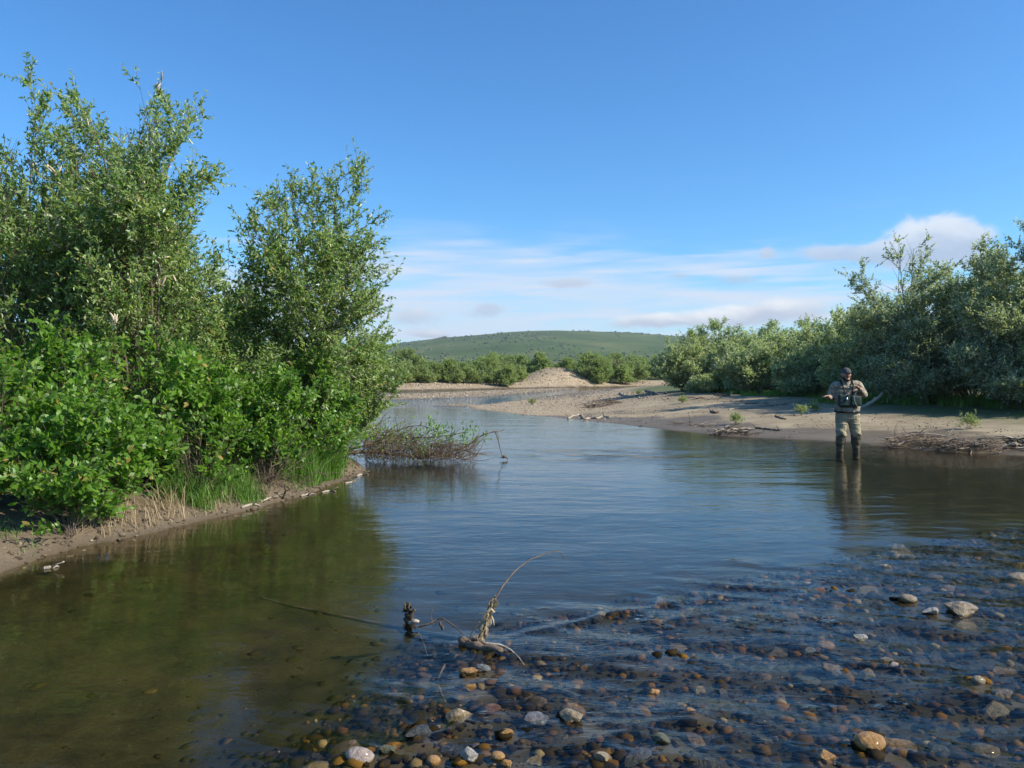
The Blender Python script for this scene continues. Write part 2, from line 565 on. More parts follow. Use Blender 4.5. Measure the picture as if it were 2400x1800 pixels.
def build_ground():
    X, Y, wrap = polar(1.2, 150, 1.0115, 44, 430, 9000, 1.07, 70)
    x, y = X.ravel(), Y.ravel()
    z, d = terrain(x, y, True)
    land = sstep(d['m'], -0.02, 0.05)
    sand = sstep(d['s'], -.1, .3)
    grav = np.maximum.reduce([sstep(d['a'], -.2, .4), sstep(d['b'], -.1, .2), sstep(d['f'], -.3, .6)])
    # the tip and back of the sand bar are pebbly
    tip = sstep(d['s'], -.1, .2) * sstep(2.5 - x + (y - 24) * .30, -1.0, 2.5) * sstep(y, 24, 28)
    grav = np.clip(np.maximum(grav, tip * .8), 0, 1)
    under = sstep(d['s'], 4.0, 6.5) * sstep(x, 9, 12) * sstep(34 - y, 0, 5)
    back = sstep(y, 33.5, 36) * sstep(x, 7, 9) * sstep(d['s'], 3, 6)
    green = np.maximum.reduce([sstep(d['f'], 4.2, 7.0), sstep(d['l'], .45, 1.1) * .55 * sstep(fbm(x * .9, y * .9, 31, 3), -.2, .35), under, back])
    green = green * (1 - np.exp(-(((x - 5.0) / 3.6) ** 2)) * np.exp(-(((y - 89.5) / 5.0) ** 2)))
    lit = sstep(d['l'], .55, 1.6) * .85
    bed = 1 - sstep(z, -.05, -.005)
    wl = (.45 + 2.3 * sstep(x, .0, 4.5)) * (1 + .9 * fbm(x * .7, y * .7, 40, 4))
    wet = np.where(sand > .5, sstep(wl - d['s'], 0, .9), sstep(.085 + .05 * fbm(x * .9, y * .9, 41, 4) - z, 0, .09))
    zone = np.stack([sand, grav, green], 1)
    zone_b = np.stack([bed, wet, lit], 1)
    T = grid_tris(X.shape[0], X.shape[1], wrap)
    V = np.stack([x, y, z], 1)
    # close the hole under the camera
    n0 = X.shape[1]
    me = tri_mesh("ground", V, T, ground_material(), {"zone": zone, "zone_b": zone_b}, True)
    o = link("ground", me)
    return tag(o, "river bed, mud banks, sand bar and gravel flats", None, None, "structure")


ground = build_ground()


# ------------------------------------------------------------------ water
def water_material():
    m = bpy.data.materials.new("river_water")
    m.use_nodes = True
    t = m.node_tree
    for nd in list(t.nodes):
        t.nodes.remove(nd)
    N = NT(t)
    pos = N.n('ShaderNodeTexCoord').outputs['Object']
    at = N.n('ShaderNodeAttribute', attribute_name='chop')
    sp = N.n('ShaderNodeSeparateColor')
    N.link(at.outputs['Color'], sp.inputs[0])
    w1 = N.noise(N.mapping(pos, rot=(0, 0, R(12)), scale=(2.2, 5.0, 1)), 1.0, 3, 0.55, 0.4)
    w2 = N.noise(N.mapping(pos, rot=(0, 0, R(-18)), scale=(9, 17, 1)), 1.0, 3, 0.6, 0.5)
    w3 = N.noise(N.mapping(pos, rot=(0, 0, R(5)), scale=(0.5, 1.1, 1)), 1.0, 2, 0.5, 0.3)
    calm = N.m('ADD', N.m('MULTIPLY', w1, 0.55), N.m('ADD', N.m('MULTIPLY', w2, 0.13), N.m('MULTIPLY', w3, 1.2)))
    w4 = N.noise(N.mapping(pos, rot=(0, 0, R(-20)), scale=(16, 34, 1)), 1.0, 4, 0.65, 0.8)
    w5 = N.noise(N.mapping(pos, rot=(0, 0, R(8)), scale=(3.2, 8.5, 1)), 1.0, 3, 0.6, 0.5)
    h = N.m('ADD', N.m('MULTIPLY', calm, 1.0), N.m('ADD', N.m('MULTIPLY', N.m('MULTIPLY', w4, 0.10), sp.outputs[0]), N.m('MULTIPLY', N.m('MULTIPLY', w5, 1.9), sp.outputs[1])))
    w6 = N.m('ABSOLUTE', N.m('SUBTRACT', N.noise(N.mapping(pos, rot=(0, 0, R(-14)), scale=(5.5, 11, 1)), 1.0, 3, 0.55, 0.6), 0.5))
    h = N.m('ADD', h, N.m('MULTIPLY', N.m('MULTIPLY', w6, -0.9), sp.outputs[0]))
    spk = N.m('MULTIPLY', N.noise(pos, 42, 2, 0.5), N.mr(N.noise(N.mapping(pos, loc=(1.3, .4, 0)), 2.4, 3, 0.6), .60, .70))
    h = N.m('ADD', h, N.m('MULTIPLY', N.m('MULTIPLY', spk, 1.5), sp.outputs[0]))
    nb = N.bump(h, 1.0, 0.011)
    # Schlick's reflectance for water, the same from above and below (there is no refraction here)
    dt = N.n('ShaderNodeVectorMath', operation='DOT_PRODUCT')
    N.link(nb, dt.inputs[0])
    N.link(N.n('ShaderNodeNewGeometry').outputs['Incoming'], dt.inputs[1])
    cs = N.m('ABSOLUTE', dt.outputs['Value'])
    refl = N.m('MULTIPLY_ADD', N.m('POWER', N.m('SUBTRACT', 1.0, cs, None, True), 5.0), 0.98, 0.02)
    tr = N.n('ShaderNodeBsdfTransparent')
    tr.inputs['Color'].default_value = (0.80, 0.78, 0.66, 1)
    gl = N.n('ShaderNodeBsdfGlossy')
    gl.inputs['Roughness'].default_value = 0.015
    gl.inputs['Color'].default_value = (.82, .81, .79, 1)
    N.link(nb, gl.inputs['Normal'])
    mx = N.n('ShaderNodeMixShader')
    N.link(refl, mx.inputs[0])
    N.link(tr.outputs[0], mx.inputs[1])
    N.link(gl.outputs[0], mx.inputs[2])
    out = N.n('ShaderNodeOutputMaterial')
    N.link(mx.outputs[0], out.inputs['Surface'])
    return m


def wave(x, y):
    dr = sdist(x, y, RIFFLE) + 0.35 * fbm(x * 1.1, y * 1.1, 9, 3)
    m = sstep(dr, -0.7, 0.5)
    c, s = math.cos(R(-16)), math.sin(R(-16))
    u, v = x * c + y * s, -x * s + y * c
    n1_ = fbm(u * 1.2, v * 3.6, 51, 3, .42)
    n1_ = n1_ - 0.55 * np.abs(fbm(u * 1.2 + 5, v * 2.9, 52, 2))
    n2_ = fbm(u * 5.0, v * 9.0, 53, 3)
    far = sstep(y, 11, 6)
    rd1 = (1 - np.minimum(1, 2.4 * np.abs(fbm(u * 1.25, v * 3.0, 58, 2, .4)))) ** 1.6
    rd2 = (1 - np.minimum(1, 2.4 * np.abs(fbm(u * 3.0 + 4, v * 6.0, 59, 2, .4)))) ** 1.5
    lull = .25 + .75 * sstep(fbm(x * .7, y * .9, 57, 2), -.3, .3)
    z = m * far * (0.020 * n1_ + lull * (0.021 * (rd1 - .35) + 0.008 * (rd2 - .35)) + 0.006 * n2_)
    z = z + (1 - m) * 0.0015 * fbm(x * .8, y * 1.6, 54, 2)
    # standing vee where the current meets the snag's edge
    for (vx, vy, aa, L, amp) in ((0.62, 4.95, -0.55, .55, .02), (1.35, 5.05, -0.5, .5, .015), (1.9, 5.25, .35, .6, .012)):
        du, dv = (x - vx), (y - vy)
        across = du * math.sin(aa) + dv * math.cos(aa)
        along = du * math.cos(aa) - dv * math.sin(aa)
        z = z + amp * np.exp(-(along / L) ** 2) * np.exp(-(across / 0.045) ** 2)
    # rings round the wading legs
    for (px, py) in ((6.27, 15.3), (6.56, 15.3)):
        rr = np.hypot(x - px, y - py)
        z = z + 0.003 * np.sin(rr * 16) * np.exp(-rr * 1.2)
    return z, m


def build_water():
    X, Y, wrap = polar(1.0, 20, 1.0088, 64, 560, 130, 1.022)
    x, y = X.ravel(), Y.ravel()
    z, m = wave(x, y)
    patch = np.exp(-(((x - 1.9) / 1.7) ** 2)) * np.exp(-(((y - 14.6) / 1.2) ** 2)) * sstep(fbm(x * 1.2, y * 2.2, 61, 3), -.25, .25)
    far_r = sstep(y, 33.5, 36) * .9 + .35 * sstep(x, 2, 4.5) * np.exp(-(((y - 16.5) / 2.4) ** 2))
    chop = np.stack([np.clip(m * .9 + .25 * sstep(y, 33, 37), 0, 1), np.clip(patch + far_r * .8, 0, 1.2), 0 * x], 1)
    me = tri_mesh("water", np.stack([x, y, z], 1), grid_tris(X.shape[0], X.shape[1], wrap), water_material(), {"chop": chop}, True)
    o = link("water", me)
    return tag(o, "clear shallow river reflecting the blue sky", None, None, "structure")


water = build_water()


# ------------------------------------------------------------------ hill
def hill_material():
    m, N, b = bsdf("hill_tundra")
    pos = N.n('ShaderNodeTexCoord').outputs['Object']
    a = N.noise(N.mapping(pos, scale=(1, .6, 3)), 0.010, 6, 0.62, 0.4)
    c = N.noise(pos, 0.05, 4, 0.6)
    col = N.ramp(a, [(.25, (0.032, 0.062, 0.022)), (.45, (0.052, 0.090, 0.032)), (.58, (0.078, 0.112, 0.042)), (.75, (0.130, 0.135, 0.062))])
    col = N.mix(N.mr(c, .5, .7, 0, .5), col, (0.040, 0.065, 0.028))
    N.link(col, b.inputs['Base Color'])
    b.inputs['Roughness'].default_value = 1
    b.inputs['Specular IOR Level'].default_value = 0.0
    return m


HX = [-4000, -1400, -1000, -760, -620, -465, -312, -186, -8, 118, 285, 435, 750, 1060, 1500, 2500, 5000]
HZ = [-6, 10, 22, 38, 50, 62, 80, 93, 111, 114.5, 109, 101, 80, 60, 36, 15, -5]


def hill_z(x, y):
    r = np.interp(x / y * 2200, HX, HZ)
    r = r + 2.0 * fbm(x * .006, y * .002, 71, 3) + 3.0 * np.exp(-((x / y * 2200 + 190) / 14) ** 2)
    prof = sstep(y, 650, 2250)
    prof = np.where(y < 2250, prof ** 0.85, 1 - 0.35 * sstep(y, 2300, 4200))
    return r * prof + 4.0 * fbm(x * .004, y * .004, 72, 4) * sstep(y, 800, 1200) * sstep(2250 - y, -50, 300) - 1.0


def build_hill():
    xs = np.linspace(-1.5, 1.5, 260)
    ys = np.concatenate([np.linspace(600, 2300, 90), np.linspace(2350, 4300, 25)])
    X = ys[:, None] * np.tan(xs)[None, :] * .55
    Y = np.broadcast_to(ys[:, None], X.shape)
    x, y = X.ravel(), Y.ravel().copy()
    z = hill_z(x, y)
    T = grid_tris(*X.shape, False)
    me = tri_mesh("hill", np.stack([x, y, z], 1), T, hill_material(), None, True)
    return tag(link("hill", me), "long rounded green hill on the horizon", None, None, "structure")


hill = build_hill()


# ------------------------------------------------------------------ plant materials
def leaf_material(name, dark, mid, light, under, gloss=0.45, transl=0.35):
    m = bpy.data.materials.new(name)
    m.use_nodes = True
    t = m.node_tree
    for nd in list(t.nodes):
        t.nodes.remove(nd)
    N = NT(t)
    at = N.n('ShaderNodeAttribute', attribute_name='tint')
    sp = N.n('ShaderNodeSeparateColor')
    N.link(at.outputs['Color'], sp.inputs[0])
    c = N.ramp(sp.outputs[0], [(0.0, dark), (.5, mid), (1.0, light)])
    c = N.mix(N.m('MULTIPLY', sp.outputs[1], 0.45), c, dark)
    oi = N.n('ShaderNodeObjectInfo')
    c = N.mix(N.mr(oi.outputs['Random'], 0, 1, 0, .45, False), c, N.mix(1.0, c, (1.12, 1.03, .92), 'MULTIPLY'))
    c = N.mix(N.m('GREATER_THAN', sp.outputs[2], 0.972), c, (0.34, 0.25, 0.07))
    geo = N.n('ShaderNodeNewGeometry')
    c = N.mix(N.m('MULTIPLY', geo.outputs['Backfacing'], 0.8), c, under)
    b = N.n('ShaderNodeBsdfPrincipled')
    N.link(c, b.inputs['Base Color'])
    b.inputs['Roughness'].default_value = gloss
    b.inputs['Specular IOR Level'].default_value = 0.5
    tr = N.n('ShaderNodeBsdfTranslucent')
    N.link(N.mix(1.0, c, (1.35, 1.5, 0.6), 'MULTIPLY'), tr.inputs['Color'])
    mx = N.n('ShaderNodeMixShader')
    mx.inputs[0].default_value = transl
    N.link(b.outputs[0], mx.inputs[1])
    N.link(tr.outputs[0], mx.inputs[2])
    out = N.n('ShaderNodeOutputMaterial')
    N.link(mx.outputs[0], out.inputs['Surface'])
    return m


def bark_material(name, a, b_, scale=18.0, rough=0.85):
    m, N, b = bsdf(name)
    pos = N.n('ShaderNodeTexCoord').outputs['Object']
    n = N.noise(N.mapping(pos, scale=(1, 1, .35)), scale, 4, 0.65)
    f = N.noise(pos, scale * 5, 3, 0.6)
    c = N.mix(N.mr(n, .3, .7), a, b_)
    c = N.mix(N.mr(f, .5, .75, 0, .4), c, tuple(q * .45 for q in a))
    N.link(c, b.inputs['Base Color'])
    b.inputs['Roughness'].default_value = rough
    b.inputs['Specular IOR Level'].default_value = 0.2
    N.link(N.bump(N.m('ADD', n, N.m('MULTIPLY', f, .3)), 0.6, 0.01), b.inputs['Normal'])
    return m


M = {}
M['willow'] = leaf_material("willow_leaf", (0.076, 0.145, 0.026), (0.145, 0.245, 0.055), (0.280, 0.380, 0.135), (0.46, 0.52, 0.33), 0.32, 0.42)
M['alder'] = leaf_material("broad_leaf", (0.044, 0.110, 0.010), (0.098, 0.218, 0.018), (0.215, 0.370, 0.045), (0.24, 0.38, 0.09), 0.44, 0.44)
M['grey_willow'] = leaf_material("grey_willow_leaf", (0.085, 0.130, 0.055), (0.160, 0.220, 0.105), (0.300, 0.370, 0.220), (0.52, 0.56, 0.46), 0.36, 0.36)
M['silver_willow'] = leaf_material("silver_willow_leaf", (0.110, 0.165, 0.070), (0.210, 0.280, 0.135), (0.370, 0.440, 0.270), (0.58, 0.62, 0.50), 0.34, 0.40)
M['far_willow'] = leaf_material("far_willow_leaf", (0.145, 0.205, 0.055), (0.235, 0.310, 0.090), (0.330, 0.410, 0.150), (0.34, 0.40, 0.22), 0.6, 0.36)
M['grass'] = leaf_material("grass_blade", (0.050, 0.120, 0.016), (0.095, 0.200, 0.026), (0.170, 0.290, 0.050), (0.15, 0.26, 0.05), 0.5, 0.4)
M['dry'] = leaf_material("dry_stalk", (0.20, 0.145, 0.080), (0.33, 0.25, 0.145), (0.47, 0.37, 0.23), (0.36, 0.28, 0.17), 0.7, 0.15)
M['bark'] = bark_material("willow_bark", (0.085, 0.066, 0.046), (0.17, 0.135, 0.10))
M['brown_twig'] = bark_material("dead_twig", (0.088, 0.062, 0.043), (0.185, 0.138, 0.098))
M['tan_twig'] = bark_material("tan_debris", (0.15, 0.108, 0.072), (0.30, 0.225, 0.155))
M['drift'] = bark_material("bleached_wood", (0.22, 0.18, 0.135), (0.44, 0.38, 0.30), 9)
M['dark_drift'] = bark_material("wet_wood", (0.045, 0.034, 0.024), (0.115, 0.088, 0.060), 9, .6)
M['catkin'] = bark_material("catkin_fluff", (0.42, 0.34, 0.24), (0.60, 0.50, 0.38), 60)


# ------------------------------------------------------------------ shrubs
def curve3(p0, p1, p2, n):
    t = np.linspace(0, 1, n)[None, :, None]
    return p0[:, None] * (1 - t) ** 2 + 2 * p1[:, None] * t * (1 - t) + p2[:, None] * t * t


def along(paths, t):
    """point and direction on paths (N,P,3) at parameters t (N,)"""
    N, P, _ = paths.shape
    f = np.clip(t, 0, 0.9999) * (P - 1)
    i = f.astype(int)
    w = (f - i)[:, None]
    r = np.arange(N)
    a, b = paths[r, i], paths[r, i + 1]
    return a * (1 - w) + b * w, unit(b - a)


def rnd_dirs(rng, n):
    v = rng.normal(size=(n, 3))
    return unit(v)


def leaves_mesh(rng, pos, axis, ln, wd, tint, broad, nrm_bias=(0.55, -0.40, 0.65), jitter=0.8):
    n = len(pos)
    nb = np.asarray(nrm_bias, float)
    nrm = unit(nb[None] * (0.6 + 0.8 * rng.random((n, 1))) + jitter * rng.normal(size=(n, 3)))
    axis = unit(axis)
    nrm = unit(nrm - axis * np.sum(nrm * axis, 1, keepdims=True) + 1e-4)
    side = np.cross(nrm, axis)
    ln = ln[:, None]
    wd = wd[:, None]
    if broad:
        droop = -nrm * ln * (0.05 + 0.16 * rng.random((n, 1)))
        P = [pos, pos + axis * ln * .30 + side * wd * .42 + nrm * wd * .06, pos + axis * ln * .30 - side * wd * .42 + nrm * wd * .06,
             pos + axis * ln * .66 + side * wd * .40 + droop * .35, pos + axis * ln * .66 - side * wd * .40 + droop * .35, pos + axis * ln + droop]
        V = np.stack(P, 1).reshape(-1, 3)
        F_ = np.array([[0, 2, 1], [1, 2, 4], [1, 4, 3], [3, 4, 5]])
        k = 6
    else:
        fold = nrm * wd * .22
        P = [pos, pos + axis * ln * .45 + side * wd * .5 + fold, pos + axis * ln * .45 - side * wd * .5 + fold, pos + axis * ln - nrm * ln * .08]
        V = np.stack(P, 1).reshape(-1, 3)
        F_ = np.array([[0, 2, 3], [0, 3, 1]])
        k = 4
    T = (np.arange(n) * k)[:, None, None] + F_[None]
    return V, T.reshape(-1, 3), np.repeat(tint, k, axis=0)


def grow(seed, H, spread, nst, nbr, ntw, nlf, leaf, ratio, broad=False, lean=(0, 0), low=0.18, openness=0.0, twig_len=0.30, up=0.55, bare=0.0, squash=1.0, skirt=0):
    """a many-stemmed shrub round the origin: (wood verts, tris), (leaf verts, tris, tint)"""
    rng = np.random.default_rng(seed)
    ph = (np.arange(nst) + rng.random(nst) * .9) / nst * 2 * math.pi
    rr = spread * np.sqrt(0.03 + 0.97 * rng.random(nst)) * 0.78
    hh = H * (0.62 + 0.38 * rng.random(nst)) * (1 - 0.30 * (rr / spread) ** 2)
    hh[0], rr[0] = H * 0.97, rr[0] * .4
    if skirt:
        ph = np.concatenate([ph, (np.arange(skirt) + rng.random(skirt)) / skirt * 2 * math.pi])
        rr = np.concatenate([rr, spread * (.55 + .5 * rng.random(skirt))])
        hh = np.concatenate([hh, H * (.14 + .42 * rng.random(skirt))])
        nst += skirt
    ends = np.stack([np.cos(ph) * rr + lean[0] * hh / H, np.sin(ph) * rr * squash + lean[1] * hh / H, hh], 1)
    base = np.stack([np.cos(ph) * rr * .16, np.sin(ph) * rr * .16, -0.06 + 0 * ph], 1)
    mid = base + (ends - base) * np.array([.30, .30, .60])[None] + rng.normal(size=(nst, 3)) * .05 * H * np.array([1, 1, .3])
    S = curve3(base, mid, ends, 10)
    S[:, 1:] += np.cumsum(rng.normal(size=(nst, 9, 3)) * 0.010 * H * np.array([1, 1, .25]), axis=1) * .5
    r0 = 0.0042 * H * (0.7 + .6 * rng.random(nst)) + .003
    Sr = r0[:, None] * np.linspace(1, .22, 10)[None]
    wood = [tubes(S, Sr, 5)]
    # branches
    nb = nst * nbr
    si = np.repeat(np.arange(nst), nbr)
    t = low + (1 - low) * rng.random(nb) ** 0.85
    p, d = along(S[si], t)
    out = np.stack([p[:, 0] - lean[0] * p[:, 2] / H, p[:, 1], 0 * p[:, 0]], 1)
    out = unit(out + 1e-3)
    ang_ = rng.random(nb) * 2 * math.pi
    hz = np.stack([np.cos(ang_), np.sin(ang_), 0 * ang_], 1)
    bd = unit(hz * .85 + out * .45 + d * .55 + np.array([0, 0, 1.]) * up * rng.random((nb, 1)))
    L = (0.10 + 0.30 * (1 - t) ** .7 * (.4 + rng.random(nb))) * np.minimum(H, 3.2 + .2 * H) * .70 + .16
    L = np.minimum(L, spread * 1.15 + .1)
    e = p + bd * L[:, None] + np.array([0, 0, 1.])[None] * (L * .22 * (rng.random(nb) - .25))[:, None]
    m_ = p + bd * L[:, None] * .5 + rng.normal(size=(nb, 3)) * L[:, None] * .07
    B = curve3(p, m_, e, 5)
    Br = (r0[si] * .42 * (1 - .6 * t))[:, None] * np.linspace(1, .3, 5)[None]
    wood.append(tubes(B, Br, 4))
    # twigs on branches, plus the ends of stems
    nt = nb * ntw
    bi = np.repeat(np.arange(nb), ntw)
    tt = .15 + .85 * rng.random(nt) ** .8
    p, d = along(B[bi], tt)
    td = unit(d * .7 + rnd_dirs(rng, nt) * .85 + np.array([0, 0, 1.]) * (.15 + up * .8 * rng.random((nt, 1))))
    TL = twig_len * (.45 + .9 * rng.random(nt)) * (0.6 + .4 * L[bi] / (L.mean() + 1e-6)).clip(.5, 1.3)
    e = p + td * TL[:, None]
    m_ = p + td * TL[:, None] * .5 + rng.normal(size=(nt, 3)) * TL[:, None] * .08
    Tw = curve3(p, m_, e, 3)
    Tr = np.full((nt, 3), .0022) * np.array([1.3, 1, .5])[None] * (0.6 + .12 * H)
    clump = rng.random(nb)[bi]
    # stem tips as leading shoots
    nts = nst * 5
    s2 = np.repeat(np.arange(nst), 5)
    p2, d2 = along(S[s2], .80 + .19 * rng.random(nts))
    td2 = unit(d2 + rnd_dirs(rng, nts) * .35)
    Tw2 = curve3(p2, p2 + td2 * .5 * twig_len, p2 + td2 * twig_len * (1.0 + .5 * rng.random((nts, 1))), 3)
    Tw = np.concatenate([Tw, Tw2])
    Tr = np.concatenate([Tr, np.full((nts, 3), .0025)])
    clump = np.concatenate([clump, np.full(nts, .15)])
    if openness > 0:
        keep = vnoise(Tw[:, 1, 0] * 1.9 + seed, Tw[:, 1, 2] * 1.9 + Tw[:, 1, 1] * 1.3, seed) > openness
        keep |= np.arange(len(Tw)) >= nt
        Tw, Tr, clump = Tw[keep], Tr[keep], clump[keep]
    wood.append(tubes(Tw, Tr, 3))
    nT = len(Tw)
    lf = np.repeat(np.arange(nT), nlf)
    if bare > 0:
        lf = lf[rng.random(len(lf)) > bare]
    K = len(lf)
    u = .08 + .95 * rng.random(K)
    p, d = along(Tw[lf], np.minimum(u, .999))
    axis = unit(d * .75 + rnd_dirs(rng, K) * .80 + np.array([0, 0, -.10]))
    ln = leaf * (.55 + .75 * rng.random(K)) * (1.05 - .25 * u)
    tint = np.stack([np.clip(.15 + .45 * rng.random(K) + .4 * (clump[lf] - .3), 0, 1), (1 - clump[lf]) * .6 * rng.random(K), rng.random(K)], 1)
    LV, LT, LA = leaves_mesh(rng, p, axis, ln, ln * ratio, tint, broad)
    return join(wood), (LV, LT, LA)


def add_shrub(name, loc, parts, label, cat, leafmat, group=None, barkmat=None, rot=0.0):
    (WV, WT), (LV, LT, LA) = parts
    r = empty(name, loc, label, cat, group)
    r.rotation_euler = (0, 0, rot)
    link("branches", tri_mesh("branches", WV, WT, barkmat or M['bark'], None, True), r)
    f = link("foliage", tri_mesh("foliage", LV, LT, leafmat, {"tint": LA}), r)
    f["kind"] = "stuff"
    return r


def copy_tree(o, parent=None):
    c = o.copy()
    COL.objects.link(c)
    c.parent = parent
    for ch in o.children:
        copy_tree(ch, c)
    return c


# left bank: tall willows at the back, broad-leaved bushes in front
# x, y, height, spread, stems, branches, twigs, leaves, leaf length, lean, openness, label
LEFT_TALL = [
    (-5.95, 9.6, 4.35, 1.0, 9, 12, 9, 13, .060, (.15, 0), .34, "tall silvery willow cut off by the photograph's edge, highest on the near bank"),
    (-5.15, 10.4, 4.6, 1.0, 9, 12, 9, 12, .060, (.35, 0), .36, "tall willow on the near bank whose arching top shoot stands against blue sky"),
    (-4.45, 9.7, 4.05, .80, 9, 12, 9, 13, .060, (.12, 0), .30, "willow with a slanting spray of pale catkins at its top, near bank"),
    (-3.95, 10.6, 2.25, .55, 8, 11, 8, 12, .058, (.25, 0), .36, "thin lower willow with pale twigs left of the lone round-topped willow"),
    (-2.85, 11.2, 4.05, .78, 10, 13, 9, 12, .060, (.15, 0), .16, "airy round-topped willow standing apart against the sky by the water"),
    (-6.7, 11.6, 4.3, 1.2, 9, 12, 9, 12, .062, (.1, 0), .25, "shaded willow filling in behind the tallest willows of the near bank"),
    (-5.3, 12.3, 3.3, 1.1, 9, 11, 9, 12, .062, (.1, 0), .25, "dense willow in the back of the near thicket, below the arching shoot"),
    (-4.3, 12.4, 2.2, .9, 8, 11, 8, 12, .062, (.0, 0), .25, "short willow deep behind the catkin willow on the near bank"),
    (-2.75, 12.7, 1.75, .8, 8, 11, 8, 12, .058, (.45, .1), .15, "low willow leaning out over the water at the end of the near bank"),
]
near_tall = []
for i, (x, y, H, sp, a, b, c, d, lf, lean, op, lab) in enumerate(LEFT_TALL):
    pr = grow(100 + i, H, sp, a + 2, b + 5, c + 2, d + 3, lf * 1.16, .40, False, lean, .12, op, .34, .75)
    near_tall.append(add_shrub("willow_shrub", (x, y, tz(x, y)), pr, lab, "shrub", M['willow'], "willows on the near bank"))

LEFT_BUSH = [
    (-4.10, 7.65, 1.05, .62, 9, 9, 6, 8, .075, (.10, -.1), "bright green broad-leaved bush nearest the camera above the mud slope"),
    (-4.85, 7.35, 1.20, .60, 8, 9, 6, 8, .075, (.0, -.1), "broad-leaved bush at the photograph's edge, behind the muddy shore"),
    (-3.86, 7.0, .52, .34, 6, 6, 4, 7, .070, (.05, -.08), "smallest leafy bush, drooping at the water's edge over its dark shadow"),
    (-4.05, 9.0, 1.5, .75, 10, 10, 7, 8, .078, (.05, -.1), "large glossy broad-leaved bush in the middle of the near thicket"),
    (-3.02, 9.85, 1.3, .70, 10, 10, 7, 8, .074, (.10, -.1), "broad-leaved bush beneath the lone round-topped willow"),
    (-3.42, 8.75, 1.00, .42, 7, 8, 6, 7, .072, (.05, -.08), "narrow leafy bush hanging over the green grass and a dark hollow"),
    (-5.05, 8.6, 1.6, .80, 10, 10, 7, 8, .076, (.05, -.1), "tall broad-leaved bush at the edge below the highest willow"),
    (-2.72, 11.0, 1.55, .62, 9, 9, 7, 8, .066, (.12, 0), "leafy bush right behind the tall bright grass clump"),
    (-4.55, 8.15, 1.35, .65, 9, 9, 6, 8, .075, (.05, -.1), "middle-sized broad-leaved bush between the two edge bushes"),
    (-3.6, 9.3, 1.3, .55, 8, 9, 6, 8, .074, (.05, -.1), "broad-leaved bush filling the gap behind the green grass"),
]
bushes = []
for i, (x, y, H, sp, a, b, c, d, lf, lean, lab) in enumerate(LEFT_BUSH):
    pr = grow(200 + i, H, sp * 1.05, a + 1, b + 2, c + 1, d, lf * 1.06, .50, True, lean, .05, .40, .22, .5, skirt=4)
    bushes.append(add_shrub("broadleaf_bush", (x, y, tz(x, y)), pr, lab, "bush", M['alder'], "broad-leaved bushes on the near bank"))

# catkins on the upper willows
rng = np.random.default_rng(5)
t_ = np.linspace(0, 1, 6)
cp = np.stack([0.012 * np.sin(t_ * 2.2), 0 * t_, .07 * t_], 1)[None]
cv, ct = tubes(cp, (np.array([.003, .0065, .0075, .007, .005, .001]))[None], 6)
catkin_me = tri_mesh("catkin", cv, ct, M['catkin'], None, True)
for wi, n in ((0, 40), (1, 56), (2, 70), (3, 40)):
    w = near_tall[wi]
    fol = [c for c in w.children if c.name.startswith("foliage")][0].data
    nv = len(fol.vertices)
    co = np.empty(nv * 3, np.float32)
    fol.vertices.foreach_get("co", co)
    co = co.reshape(-1, 4, 3)[:, 0]
    H = co[:, 2].max()
    okk = np.where((co[:, 2] > H * .38) & (co[:, 1] < .1))[0]
    clus = co[rng.choice(okk, max(4, n // 5))]
    for k in range(n):
        c0 = clus[k % len(clus)]
        q = okk[np.argsort(np.linalg.norm(co[okk] - c0 - rng.normal(size=3) * .05, axis=1))[rng.integers(0, 6)]]
        ck = link("catkin", catkin_me, w, co[q])
        ck.rotation_euler = (rng.normal() * .35, rng.normal() * .35 + .15, rng.random() * 6.28)
        s_ = 1.15 + .8 * rng.random()
        ck.scale = (s_, s_, s_ * (.9 + .5 * rng.random()))

